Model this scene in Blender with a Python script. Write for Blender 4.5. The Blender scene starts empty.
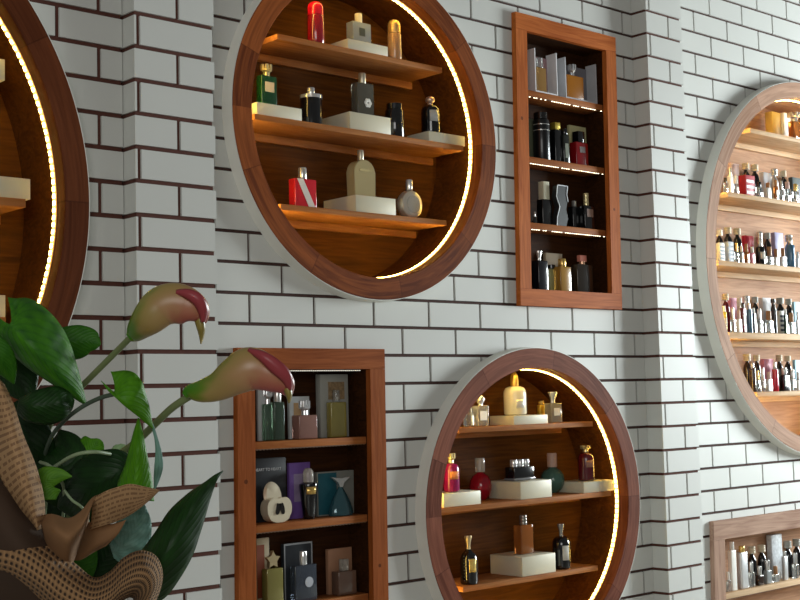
import bpy, bmesh, math, random
from mathutils import Vector, Matrix
random.seed(7)
C = bpy.context.scene.collection
SC = bpy.context.scene
OZ = 2.0          # height above the floor of the mortar line used as reference
PI = math.pi

# ------------------------------------------------------------------ camera
F_PX, YAW, PITCH, ROLL = 1319.68, 0.736727, 0.0756, -0.0255429
CAM = Vector((-2.51509, -3.502, OZ - 0.359196))
fwd = Vector((math.sin(YAW)*math.cos(PITCH), math.cos(YAW)*math.cos(PITCH), math.sin(PITCH)))
rr = Vector((math.cos(YAW), -math.sin(YAW), 0)); uu = rr.cross(fwd)
right = rr*math.cos(ROLL) + uu*math.sin(ROLL); up = -rr*math.sin(ROLL) + uu*math.cos(ROLL)
cam = bpy.data.cameras.new('camera'); cam.sensor_width = 36; cam.lens = 36*F_PX/800
camo = bpy.data.objects.new('camera', cam); C.objects.link(camo)
m = Matrix((right, up, -fwd)).transposed().to_4x4(); m.translation = CAM
camo.matrix_world = m; SC.camera = camo
cam.clip_start = 0.05

# ------------------------------------------------------------------ world, lamps, exposure
w = bpy.data.worlds.new('world'); SC.world = w; w.use_nodes = True
w.node_tree.nodes['Background'].inputs[0].default_value = (1.0, 0.985, 0.94, 1)
w.node_tree.nodes['Background'].inputs[1].default_value = 0.138
def area(name, loc, target, sx, sy, power, col):
    l = bpy.data.lights.new(name, 'AREA'); l.shape = 'RECTANGLE'; l.size = sx; l.size_y = sy
    l.energy = power; l.color = col
    o = bpy.data.objects.new(name, l); C.objects.link(o); o.location = loc
    o.rotation_euler = (Vector(target)-Vector(loc)).to_track_quat('-Z', 'Y').to_euler()
    return o
area('window_light', (7.0, -1.9, 2.3), (2.4, 0, 1.9), 1.8, 1.8, 475, (0.90, 0.99, 1.0))
area('added_fill_light', (-6.5, -8.0, 3.2), (0, 0, 1.8), 4.2, 3.0, 185, (1.0, 0.99, 0.95))  # added fill lamp to lift the left half, no known source there
SC.view_settings.view_transform = 'Standard'; SC.view_settings.look = 'None'
SC.view_settings.exposure = 0.0; SC.view_settings.gamma = 1.0

# ------------------------------------------------------------------ projection of measured points onto real planes
def ray(px, py): return (right*(px-400) + up*(300-py) + fwd*F_PX)
def at(px, py, Y):
    d = ray(px, py); t = (Y-CAM.y)/d.y; return CAM + d*t
def deep(px, py, dist):                # point at a given distance in front of the camera
    return CAM + ray(px, py)*(dist/F_PX)
def xat(px, Y, z):                     # X of the point at depth Y, height z seen in column px
    X = at(px, 300, Y).x
    for _ in range(6):
        v = Vector((X, Y, z))-CAM; q = 400+F_PX*v.dot(right)/v.dot(fwd)
        X += (px-q)/max(40, (1800-px)**2*1.0467e-4)
    return X
def yproj(P):
    v = P-CAM; return 300-F_PX*v.dot(up)/v.dot(fwd)
def scale_at(P): return F_PX/((P-CAM).dot(fwd))
def zat(X, Y, py):                     # height of the point above (X, Y) seen in row py
    z = OZ
    for _ in range(6):
        P = Vector((X, Y, z)); z += (yproj(P)-py)/scale_at(P)
    return z

# ------------------------------------------------------------------ materials
def lin(c): return c/12.92 if c <= .04045 else ((c+.055)/1.055)**2.4
def srgb(h):
    if isinstance(h, str): h = [int(h[i:i+2], 16)/255 for i in (0, 2, 4)]
    return tuple(lin(c) for c in h)+(1,)
MC = {}
def mat(name, col, rough=.5, metal=0, trans=0, emit=0, spec=.5, coat=0, var=.10, nscale=30, bump=0, ior=1.45):
    if name in MC: return MC[name]
    m = bpy.data.materials.new(name); m.use_nodes = True; nt = m.node_tree; b = nt.nodes['Principled BSDF']
    c = srgb(col)
    n = nt.nodes.new('ShaderNodeTexNoise'); n.inputs['Scale'].default_value = nscale; n.inputs['Detail'].default_value = 3
    tc = nt.nodes.new('ShaderNodeTexCoord'); nt.links.new(tc.outputs['Object'], n.inputs['Vector'])
    mx = nt.nodes.new('ShaderNodeMix'); mx.data_type = 'RGBA'
    mx.inputs[6].default_value = tuple(x*(1-var) for x in c[:3])+(1,); mx.inputs[7].default_value = tuple(min(1, x*(1+var)) for x in c[:3])+(1,)
    nt.links.new(n.outputs['Fac'], mx.inputs[0]); nt.links.new(mx.outputs[2], b.inputs['Base Color'])
    b.inputs['Roughness'].default_value = rough; b.inputs['Metallic'].default_value = metal
    b.inputs['Transmission Weight'].default_value = trans; b.inputs['IOR'].default_value = ior
    b.inputs['Specular IOR Level'].default_value = spec; b.inputs['Coat Weight'].default_value = coat
    if emit: b.inputs['Emission Color'].default_value = c; b.inputs['Emission Strength'].default_value = emit
    if bump:
        bp = nt.nodes.new('ShaderNodeBump'); bp.inputs['Strength'].default_value = bump; bp.inputs['Distance'].default_value = .003
        nt.links.new(n.outputs['Fac'], bp.inputs['Height']); nt.links.new(bp.outputs[0], b.inputs['Normal'])
    MC[name] = m; return m
def wood(name, dark, light, axis='X', rough=.45, seg=0, knots=True):
    """grain stretched along one axis; seg>0 = staves around a ring, grain along each stave"""
    m = bpy.data.materials.new(name); m.use_nodes = True; nt = m.node_tree; N = nt.nodes.new; L = nt.links.new
    b = nt.nodes['Principled BSDF']; tc = N('ShaderNodeTexCoord')
    vec = tc.outputs['Object']
    def math_(op, a, bb=None, c=None):
        q = N('ShaderNodeMath'); q.operation = op
        for i, v in enumerate((a, bb, c)):
            if v is None: continue
            if isinstance(v, (int, float)): q.inputs[i].default_value = v
            else: L(v, q.inputs[i])
        return q.outputs[0]
    stave = None
    if seg:
        sp = N('ShaderNodeSeparateXYZ'); L(vec, sp.inputs[0])
        a = math_('ARCTAN2', sp.outputs[2], sp.outputs[0])
        k = math_('MULTIPLY', a, seg/(2*PI)); fl = math_('FLOOR', k)
        fr = math_('SUBTRACT', math_('SUBTRACT', k, fl), .5)
        r = math_('SQRT', math_('ADD', math_('MULTIPLY', sp.outputs[0], sp.outputs[0]), math_('MULTIPLY', sp.outputs[2], sp.outputs[2])))
        cb = N('ShaderNodeCombineXYZ'); L(math_('MULTIPLY', fr, 2*PI/seg*.6), cb.inputs[0]); L(math_('ADD', math_('MULTIPLY', fl, 3.7), sp.outputs[1]), cb.inputs[1]); L(r, cb.inputs[2])
        vec = cb.outputs[0]
        wn = N('ShaderNodeTexWhiteNoise'); wn.noise_dimensions = '1D'; L(fl, wn.inputs['W']); stave = wn.outputs['Value']
        seam = math_('GREATER_THAN', math_('ABSOLUTE', fr), .4955)
        axis = 'X'
    mp = N('ShaderNodeMapping'); L(vec, mp.inputs[0])
    mp.inputs['Scale'].default_value = {'X': (1.5, 14, 22), 'Z': (22, 14, 1.5)}[axis]
    n1 = N('ShaderNodeTexNoise'); n1.inputs['Scale'].default_value = 2.2; n1.inputs['Detail'].default_value = 7; n1.inputs['Distortion'].default_value = 1.6; L(mp.outputs[0], n1.inputs['Vector'])
    n2 = N('ShaderNodeTexNoise'); n2.inputs['Scale'].default_value = 2.6; n2.inputs['Detail'].default_value = 2; L(vec, n2.inputs['Vector'])
    f = math_('ADD', math_('MULTIPLY', n1.outputs['Fac'], .75), math_('MULTIPLY', n2.outputs['Fac'], .35))
    if stave is not None: f = math_('ADD', f, math_('MULTIPLY', math_('SUBTRACT', stave, .5), .16))
    cr = N('ShaderNodeValToRGB'); cr.color_ramp.elements[0].position = .36; cr.color_ramp.elements[1].position = .74
    cr.color_ramp.elements[0].color = srgb(dark); cr.color_ramp.elements[1].color = srgb(light); L(f, cr.inputs[0])
    col = cr.outputs[0]
    if seg:
        mx = N('ShaderNodeMix'); mx.data_type = 'RGBA'; L(math_('MULTIPLY', seam, .45), mx.inputs[0]); L(col, mx.inputs[6]); mx.inputs[7].default_value = tuple(c*.5 for c in srgb(dark)[:3])+(1,); col = mx.outputs[2]
    if knots:
        vo = N('ShaderNodeTexVoronoi'); vo.inputs['Scale'].default_value = 5.5; L(vec, vo.inputs['Vector'])
        kn = math_('LESS_THAN', vo.outputs['Distance'], .045)
        mx = N('ShaderNodeMix'); mx.data_type = 'RGBA'; L(math_('MULTIPLY', kn, .75), mx.inputs[0]); L(col, mx.inputs[6]); mx.inputs[7].default_value = tuple(c*.3 for c in srgb(dark)[:3])+(1,); col = mx.outputs[2]
    L(col, b.inputs['Base Color']); b.inputs['Roughness'].default_value = rough+.12; b.inputs['Specular IOR Level'].default_value = .06
    bp = N('ShaderNodeBump'); bp.inputs['Strength'].default_value = .25; bp.inputs['Distance'].default_value = .002; L(n1.outputs['Fac'], bp.inputs['Height']); L(bp.outputs[0], b.inputs['Normal'])
    return m

# ------------------------------------------------------------------ object helpers
def link(name, bm, mats, parent=None, loc=None, smooth=True, ang=40):
    me = bpy.data.meshes.new(name)
    bmesh.ops.recalc_face_normals(bm, faces=bm.faces)
    bm.to_mesh(me); bm.free()
    for mm in (mats if isinstance(mats, (list, tuple)) else [mats]): me.materials.append(mm)
    o = bpy.data.objects.new(name, me); C.objects.link(o)
    if parent: o.parent = parent
    if loc is not None: o.location = loc
    if smooth:
        for p in me.polygons: p.use_smooth = True
        try: me.set_sharp_from_angle(angle=math.radians(ang))
        except Exception: pass
    return o
def thing(name, label, cat, loc=(0, 0, 0), group=None, rz=0):
    o = bpy.data.objects.new(name, None); C.objects.link(o); o.location = loc; o.rotation_euler.z = rz
    o.empty_display_size = .05
    o['label'] = label; o['category'] = cat
    if group: o['group'] = group
    return o
def struct(o): o['kind'] = 'structure'; return o
def box(bm, x0, x1, y0, y1, z0, z1, mi=0, bev=0, seg=2):
    vs = [bm.verts.new((x, y, z)) for x in (x0, x1) for y in (y0, y1) for z in (z0, z1)]
    fs = []
    for q in ((0, 1, 3, 2), (4, 6, 7, 5), (0, 4, 5, 1), (2, 3, 7, 6), (0, 2, 6, 4), (1, 5, 7, 3)):
        f = bm.faces.new([vs[i] for i in q]); f.material_index = mi; fs.append(f)
    if bev:
        es = list({e for f in fs for e in f.edges})
        bmesh.ops.bevel(bm, geom=es, offset=bev, segments=seg, affect='EDGES', profile=.5)
    return fs
def boxm(x0, x1, y0, y1, z0, z1, bev=0, seg=2):
    bm = bmesh.new(); box(bm, x0, x1, y0, y1, z0, z1, 0, bev, seg); return bm
def lathe(prof, seg=24, sy=1.0, z0=0):
    bm = bmesh.new(); rings = []
    for r, z in prof:
        if r < 1e-6: rings.append([bm.verts.new((0, 0, z+z0))])
        else: rings.append([bm.verts.new((r*math.cos(2*PI*k/seg), sy*r*math.sin(2*PI*k/seg), z+z0)) for k in range(seg)])
    for a, b in zip(rings, rings[1:]):
        for k in range(seg):
            j = (k+1) % seg
            if len(a) == 1 and len(b) == 1: continue
            if len(a) == 1: bm.faces.new((a[0], b[j], b[k]))
            elif len(b) == 1: bm.faces.new((a[k], a[j], b[0]))
            else: bm.faces.new((a[k], a[j], b[j], b[k]))
    return bm
def prism(poly, y0, y1, bev=0):
    """outline in XZ pushed through Y"""
    bm = bmesh.new()
    a = [bm.verts.new((x, y0, z)) for x, z in poly]; b = [bm.verts.new((x, y1, z)) for x, z in poly]
    n = len(poly); bm.faces.new(a); bm.faces.new(list(reversed(b)))
    for k in range(n): bm.faces.new((a[k], b[k], b[(k+1) % n], a[(k+1) % n]))
    if bev: bmesh.ops.bevel(bm, geom=list(bm.edges), offset=bev, segments=2, affect='EDGES')
    return bm
def annulus(rx0, rz0, rx1, rz1, y0, y1, seg=128, a0=0, a1=2*PI, bev=0):
    """ring around the Y axis"""
    bm = bmesh.new(); full = abs(a1-a0-2*PI) < 1e-6; n = seg+(0 if full else 1); R = []
    for k in range(n):
        a = a0+(a1-a0)*k/seg; c, s = math.cos(a), math.sin(a)
        P = [(rx0, rz0, y0+bev), (rx0+bev, rz0+bev, y0), (rx1-bev, rz1-bev, y0), (rx1, rz1, y0+bev), (rx1, rz1, y1), (rx0, rz0, y1)] if bev else [(rx0, rz0, y0), (rx1, rz1, y0), (rx1, rz1, y1), (rx0, rz0, y1)]
        R.append([bm.verts.new((p[0]*c, p[2], p[1]*s)) for p in P])
    for k in range(seg):
        A, B = R[k], R[(k+1) % n]; m_ = len(A)
        for j in range(m_): bm.faces.new((A[j], A[(j+1) % m_], B[(j+1) % m_], B[j]))
    if not full: bm.faces.new(R[0]); bm.faces.new(list(reversed(R[-1])))
    return bm
def solid(o, t, off=0):
    md = o.modifiers.new('thickness', 'SOLIDIFY'); md.thickness = t; md.offset = off; return o

# ------------------------------------------------------------------ the brick-pattern wall
M_tile = mat('white_painted_tile', 'd2d3ce', rough=.45, var=.04, nscale=3, spec=.35)
M_groove = mat('dark_brown_groove', '4c3530', rough=.9, var=.25, nscale=60)
M_groove_red = mat('reddish_brown_groove', '5a352c', rough=.9, var=.25, nscale=60)
TW = .2675
UNIT_S = dict(rx=.6135, rz=.6105, ri=.079); UNIT_B = dict(rx=.931, rz=.931, ri=.078)
CUP = (.520, .600); CLO = (1.324, -.780); CR = (3.412, .243); CL = (-1.590, .223)
def shear_rect(x0, x1, z0, z1, sh, zm):
    return [(x0+sh*(z0-zm), z0), (x1+sh*(z0-zm), z0), (x1+sh*(z1-zm), z1), (x0+sh*(z1-zm), z1)]
R1 = dict(x0=1.285, x1=1.9145, z0=-.004, z1=1.167, sh=.0215, zm=.58)
R2 = dict(x0=-.074, x1=.557, z0=-1.35, z1=-.179, sh=.0115, zm=-.6)
R3 = dict(x0=2.485, x1=3.95, z0=-2.10, z1=-.935, sh=.035, zm=-1.1)
def wall(name, x0, x1, yf, phase, groove, mg, cutters=(), returns=False, zlo=0.0, zhi=3.7, slab_back=.26, gw=.0115):
    bmB = bmesh.new(); d = .007
    i0 = 12-int((zhi-OZ)/.1)-1
    for i in range(i0, 34):
        zt = OZ-.1*(i-12)-gw/2; zb = zt-.1+gw
        if zt > zhi: zt = zhi
        if zb < zlo: zb = zlo
        if zt-zb < .01: continue
        ph = phase[i % 2]*TW; k0 = math.floor((x0-ph)/TW); xs = []
        k = k0
        while ph+k*TW < x1:
            a = ph+k*TW+gw/2; b = ph+(k+1)*TW-gw/2
            a2, b2 = max(a, x0), min(b, x1)
            if b2-a2 > .003:
                yb = yf+d+.0006
                if returns: yb = .02
                fs = box(bmB, a2, b2, yf, yb, zb, zt)
                # chamfer the front face
                fr = [f for f in fs if all(abs(v.co.y-yf) < 1e-6 for v in f.verts)][0]
                r = bmesh.ops.inset_region(bmB, faces=[fr], thickness=.0012, depth=0)
                for v in fr.verts: v.co.y = yf-.0009
            k += 1
    tiles = link(name+'_tiles', bmB, [M_tile], smooth=False)
    e = .006 if returns else 0
    bmS = bmesh.new(); box(bmS, x0+e, x1-e, yf+d, slab_back, zlo, zhi)
    slab = link(name, bmS, [mg], smooth=False)
    for o in (tiles, slab):
        for c in cutters:
            md = o.modifiers.new('hole', 'BOOLEAN'); md.object = c; md.operation = 'DIFFERENCE'; md.solver = 'EXACT'
    dg = bpy.context.evaluated_depsgraph_get(); dg.update()
    bm = bmesh.new()
    for mi, o in enumerate((slab, tiles)):
        ev = o.evaluated_get(dg); me = ev.to_mesh()
        n0 = len(bm.faces); bm.from_mesh(me); bm.faces.ensure_lookup_table()
        for f in bm.faces[n0:]: f.material_index = mi; f.smooth = False
        ev.to_mesh_clear()
    bpy.data.objects.remove(tiles); bpy.data.objects.remove(slab)
    me = bpy.data.meshes.new(name); me.materials.append(mg); me.materials.append(M_tile); bm.to_mesh(me); bm.free()
    o = bpy.data.objects.new(name, me); C.objects.link(o); o['kind'] = 'structure'
    return o
def cyl_cutter(cx, cz, rx, rz):
    bm = bmesh.new(); n = 128
    a = [bm.verts.new((cx+rx*math.cos(2*PI*k/n), -.5, OZ+cz+rz*math.sin(2*PI*k/n))) for k in range(n)]
    b = [bm.verts.new((v.co.x, .6, v.co.z)) for v in a]
    bm.faces.new(a); bm.faces.new(list(reversed(b)))
    for k in range(n): bm.faces.new((a[k], b[k], b[(k+1) % n], a[(k+1) % n]))
    return link('cutter', bm, M_tile, smooth=False)
def rect_cutter(R, inset=.03):
    P = shear_rect(R['x0']+inset, R['x1']-inset, R['z0']+inset, R['z1']-inset, R['sh'], R['zm'])
    return link('cutter', prism([(x, z+OZ) for x, z in P], -.5, .6), M_tile, smooth=False)
c_up = cyl_cutter(*CUP, .575, .573); c_lo = cyl_cutter(*CLO, .575, .573)
c_r = cyl_cutter(*CR, .89, .89); c_l = cyl_cutter(*CL, .89, .89)
c1, c2, c3 = rect_cutter(R1), rect_cutter(R2), rect_cutter(R3)
X_P1 = (-.518, -.237); X_P2 = (2.071, 2.326)
wall('wall_left', -3.4, X_P1[0]-.003, -.10, (.267, .767), 0, M_groove_red, [c_l], gw=.0145)
wall('wall_back', X_P1[1]+.0005, X_P2[0]-.0015, 0, (0, .5), 0, M_groove, [c_up, c_lo, c1, c2])
wall('wall_right', X_P2[1]+.0005, 5.4, 0, (.484, .974), 0, M_groove, [c_r, c3])
wall('trim_1', X_P1[0], X_P1[1], -.165, (.116, .625), 0, M_groove_red, returns=True, gw=.0135)
wall('trim_2', X_P2[0], X_P2[1], -.08, (.825, .325), 0, M_groove_red, returns=True)
for c in (c_up, c_lo, c_r, c_l, c1, c2, c3): bpy.data.objects.remove(c)
M_floor = mat('pale_stone_floor', 'a8a39a', rough=.35, var=.1, nscale=4)
struct(link('floor', boxm(-4.5, 5.4, -5.5, .26, -.06, 0), M_floor, smooth=False))

# ------------------------------------------------------------------ cabinets
M_white = mat('white_painted_wood', 'e4e3da', rough=.5, var=.06, nscale=9)
def led_mat(name, strength, col):
    m = bpy.data.materials.new(name); m.use_nodes = True; b = m.node_tree.nodes['Principled BSDF']
    b.inputs['Base Color'].default_value = srgb('fff0c0'); b.inputs['Emission Color'].default_value = srgb(col); b.inputs['Emission Strength'].default_value = strength
    return m
M_led = led_mat('warm_led_chip', 36, 'ffd66a'); M_tape = led_mat('glowing_led_tape', .7, 'ffb038')
M_led_w = led_mat('pale_led_chip', 5.0, 'fff0cc'); M_tape_w = mat('dull_led_tape', '6c4c30', .5)
def round_cabinet(label, ctr, y0, U, wood_front, wood_in, wood_shelf, shelves, group, beads=True, led_step=.0205, rear=.20, chip_mat=None):
    cx, cz = ctr; rx, rz, t = U['rx'], U['rz'], U['ri']
    t_ = thing('round_wall_cabinet', label, 'wall cabinet', (cx, y0, OZ+cz), group)
    link('rim', annulus(rx-t, rz-t, rx-.0022, rz-.0022, -.0525, -.0005, 160, bev=.0015), wood_front, t_)
    bm = bmesh.new(); nb = 160; RB = []
    for k in range(nb):
        c_, s_ = math.cos(2*PI*k/nb), math.sin(2*PI*k/nb)
        RB.append([bm.verts.new((r_*c_, y_, (r_-rx+rz)*s_)) for r_, y_ in ((rx-.002, -.051), (rx, -.051), (rx+.0006, -.035), (rx+.0016, -.012), (rx+.004, -.0012), (rx-.002, -.0012))])
    for k in range(nb):
        A, B = RB[k], RB[(k+1) % nb]
        for j in range(6): bm.faces.new((A[j], A[(j+1) % 6], B[(j+1) % 6], B[j]))
    link('outer_band', bm, M_white, t_)
    link('lining', annulus(rx-t, rz-t, rx-t+.018, rz-t+.018, .0005, rear, 160), wood_in, t_)
    bm = bmesh.new(); n = 96; e = rx-t+.018
    a = [bm.verts.new((e*math.cos(2*PI*k/n), rear+.0005, (e-rx+rz)*math.sin(2*PI*k/n))) for k in range(n)]
    b = [bm.verts.new((v.co.x, rear+.012, v.co.z)) for v in a]
    bm.faces.new(a); bm.faces.new(list(reversed(b)))
    for k in range(n): bm.faces.new((a[k], b[k], b[(k+1) % n], a[(k+1) % n]))
    link('back_panel', bm, wood_in, t_)
    for z, hw, th in shelves:
        s = link('shelf', boxm(-hw, hw, 0.0, rear-.001, z-th, z, .0012), wood_shelf, t_)
        ch = math.sqrt(max(.01, (rx-t)**2-(z-th-.03)**2))
        bw = min(hw+.01, ch-.01)
        link('batten', boxm(-bw, bw, rear-.022, rear-.001, z-th-.027, z-th-.0005, .001), wood_shelf, s)
    # LED tape with chips, stuck on the lining all around
    bm = annulus(rx-t-.0035, rz-t-.0035, rx-t-.0005, rz-t-.0005, -.003, .015, 160)
    for f in bm.faces: f.material_index = 1
    nn = int(2*PI*(rx-t)/led_step)
    for k in range(nn):
        a = 2*PI*k/nn; r = rx-t-.0035; q = Matrix.Translation((r*math.cos(a), .006, (r-rx+rz)*math.sin(a))) @ Matrix.Rotation(-a, 4, 'Y')
        ret = bmesh.ops.create_cube(bm, size=1, matrix=q @ Matrix.Diagonal((.005, .0095, .0115, 1)))
    link('led_strip', bm, [M_led, M_tape], t_, smooth=False)
    return t_
def square_cabinet(label, R, fw, zs, w_frame, w_in, w_shelf, lit, group, depth=.105, top_strip=False):
    sh, zm = R['sh'], R['zm']; xm, zc = (R['x0']+R['x1'])/2, (R['z0']+R['z1'])/2
    t_ = thing('rectangular_wall_cabinet', label, 'wall cabinet', (xm, 0, OZ+zc), group)
    def loc(P): return [(x-xm, z-zc) for x, z in P]
    x0, x1, z0, z1 = R['x0'], R['x1'], R['z0'], R['z1']
    def quad(a, b, c, d): return loc(shear_rect(a, b, c, d, sh, zm))
    def q(a, b, c, d, y0, y1, bev=.001): return prism(quad(a, b, c, d), y0, y1, bev)
    FY = -.024
    link('frame_rail', q(x0, x1, z1-fw, z1, FY, -.0005), w_frame[0], t_, smooth=False)
    link('frame_rail', q(x0, x1, z0, z0+fw, FY, -.0005), w_frame[0], t_, smooth=False)
    link('frame_stile', q(x0, x0+fw, z0+fw+.0003, z1-fw-.0003, FY, -.0005), w_frame[1], t_, smooth=False)
    link('frame_stile', q(x1-fw, x1, z0+fw+.0003, z1-fw-.0003, FY, -.0005), w_frame[1], t_, smooth=False)
    i = fw
    g = .016
    link('side_panel', q(x0+i-g, x0+i, z0+i-g, z1-i+g, .0002, depth, 0), w_in, t_, smooth=False)
    link('side_panel', q(x1-i, x1-i+g, z0+i-g, z1-i+g, .0002, depth, 0), w_in, t_, smooth=False)
    link('top_panel', q(x0+i, x1-i, z1-i, z1-i+g, .0002, depth, 0), w_in, t_, smooth=False)
    link('bottom_panel', q(x0+i, x1-i, z0+i-g, z0+i, .0002, depth, 0), w_in, t_, smooth=False)
    link('back_panel', q(x0+i-g, x1-i+g, z0+i-g, z1-i+g, depth+.0005, depth+.012, 0), w_in, t_, smooth=False)
    th = .024
    for z in zs:
        dx = sh*(z-zm)
        s = link('shelf', boxm(x0+i+.001+dx-xm, x1-i-.001+dx-xm, .001, depth-.001, z-th-zc, z-zc, .001), w_shelf, t_)
        bm = bmesh.new(); a, b = x0+i+.004+dx-xm, x1-i-.004+dx-xm
        box(bm, a, b, .002, .008, z-th-.0022-zc, z-th-.0003-zc, 1)
        n = int((b-a)/.0135)
        for k in range(n):
            xx = a+(k+.5)*(b-a)/n
            if lit and random.random() < .12: continue
            box(bm, xx-.002, xx+.002, .0015, .0055, z-th-.0042-zc, z-th-.0022-zc, 0)
        link('led_strip', bm, [lit or M_tape_w, M_tape_w], s, smooth=False)
    if top_strip:
        dx = sh*(z1-i-zm); bm = bmesh.new(); a, b = x0+i+.1+dx-xm, x1-i-.02+dx-xm
        n = 40
        box(bm, a, b, .002, .008, z1-i-.003-zc, z1-i-.0005-zc, 1)
        for k in range(n):
            xx = a+(k+.5)*(b-a)/n; box(bm, xx-.002, xx+.002, .001, .006, z1-i-.0055-zc, z1-i-.003-zc, 0)
        link('led_strip', bm, [led_mat('dim_led_chip', .8, 'e8e8e0'), M_tape_w], t_, smooth=False)
    return t_
W_front = wood('russet_wood_rim', '5e2c12', '9a5428', seg=9)  # one wood for all cabinets; each tone has its light level painted in
W_front2 = wood('muted_russet_wood_rim', '5c2e1e', '8c5440', seg=9)
W_in = wood('brown_wood_lining', '42240a', '683c14', knots=False)
W_shelf = wood('orange_pine_shelf', '8e542a', 'b47a4a', knots=False)
W_frontL = wood('shade_toned_wood_rim', '4c2410', '6c3a20', seg=12, knots=False)  # same wood, darkened in colour for the dim left side
W_frontR = wood('brightened_wood_rim', '94705a', 'c49e86', seg=12)  # rim, lining and shelf: same wood, bright light painted into the colour
W_inR = wood('brightened_wood_lining', '9a7258', 'c49c7c', knots=False)
W_shelfR = wood('brightened_wood_shelf', 'c4a07c', 'e6c8a4', knots=False)
SM = [(.285, .386, .020), (-.002, .487, .020), (-.295, .386, .020)]
SL = [(.313, .386, .020), (.024, .487, .020), (-.270, .386, .020)]
BG = [(.660, .446, .022), (.332, .660, .022), (.004, .760, .024), (-.328, .700, .03), (-.608, .490, .022)]
RG = 'round wooden cabinets set into the wall'
CAB_U = round_cabinet('round wooden wall cabinet with three shelves, above the lower left rectangular cabinet', CUP, 0, UNIT_S, W_front, W_in, W_shelf, SM, RG)
CAB_L = round_cabinet('round wooden wall cabinet with three shelves, below the orange rectangular cabinet', CLO, 0, UNIT_S, W_front2, W_in, W_shelf, SL, RG)
CAB_X = round_cabinet('large dark round wall cabinet behind the bouquet, cut by the left edge', CL, -.10, UNIT_B, W_frontL, W_in, W_shelf, BG, RG)
CAB_R = round_cabinet('large pale round wall cabinet crowded with small bottles, at the right edge', CR, 0, UNIT_B, W_frontR, W_inR, W_shelfR, BG, RG)
W_or = [wood('orange_wood_rail', '9a4c1c', 'c87238', 'X', rough=.4), wood('orange_wood_stile', '9a4c1c', 'c87238', 'Z', rough=.4)]
W_br = [wood('brown_wood_rail', '7c3c14', 'a25a2c', 'X', rough=.4), wood('brown_wood_stile', '7c3c14', 'a25a2c', 'Z', rough=.4)]
W_pl = [wood('brightened_wood_rail', '8c6c5c', 'bc9c88', 'X', rough=.6), wood('brightened_wood_stile', '8c6c5c', 'bc9c88', 'Z', rough=.6)]  # paleness is the strong light on the right, put into the wood colour
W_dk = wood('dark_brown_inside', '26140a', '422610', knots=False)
W_sh2 = wood('brown_front_shelf', '8c4c28', 'b0703e', knots=False)
SG = 'rectangular wooden cabinets set into the wall'
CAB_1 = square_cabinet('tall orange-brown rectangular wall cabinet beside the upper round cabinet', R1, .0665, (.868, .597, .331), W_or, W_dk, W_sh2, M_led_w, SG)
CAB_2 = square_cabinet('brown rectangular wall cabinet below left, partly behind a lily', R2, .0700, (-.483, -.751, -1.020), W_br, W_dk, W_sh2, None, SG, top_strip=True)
CAB_3 = square_cabinet('pale rectangular wall cabinet in the lower right corner', R3, .085, (-1.268, -1.54, -1.81), W_pl, W_inR, W_shelfR, None, SG)

# ------------------------------------------------------------------ risers, boxes and bottles
M_cream = mat('cream_lacquer', 'd6cfb6', rough=.45, var=.03)
def riser(label, pl, pr, z, h, d, yf=.006):
    x0, x1 = xat(pl, yf, OZ+z), xat(pr, yf, OZ+z); cx = (x0+x1)/2; w_ = (x1-x0)/2
    o = link('display_riser', boxm(-w_, w_, 0, d, 0, h, .0012), M_cream, None, (cx, yf, OZ+z+.0006))
    o['label'] = label; o['category'] = 'display riser'; o['group'] = 'cream display risers'
    return z+h+.0012
BG_ = 'perfume bottles in the wall cabinets'
def glass(n, col, t=.85, r=.05): return mat('glass_'+n, col, rough=r, trans=t, var=.03, spec=.6)
def gloss(n, col, r=.15, coat=.6): return mat('gloss_'+n, col, rough=r, coat=coat, var=.06)
def metal(n, col, r=.2): return mat('metal_'+n, col, rough=r+.06, metal=.72, var=.06)
GOLD = metal('gold', 'e6c070', .18); PGOLD = metal('pale_gold', 'e8d8a4', .2); SILV = metal('silver', 'd8d8d4', .15); CHROME = metal('chrome', 'f0f0f0', .06)
BLACK = gloss('black', '0c0d10'); CLEAR = glass('clear', 'eef2f0', .92); WHITE = mat('satin_white', 'e6e4dc', .35)
BEIGE = mat('beige_cap', 'cdbfa4', .45); DARK = gloss('dark_brown', '2c1c14')
PAPER = mat('paper_label', 'dcd8cc', .6)
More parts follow.
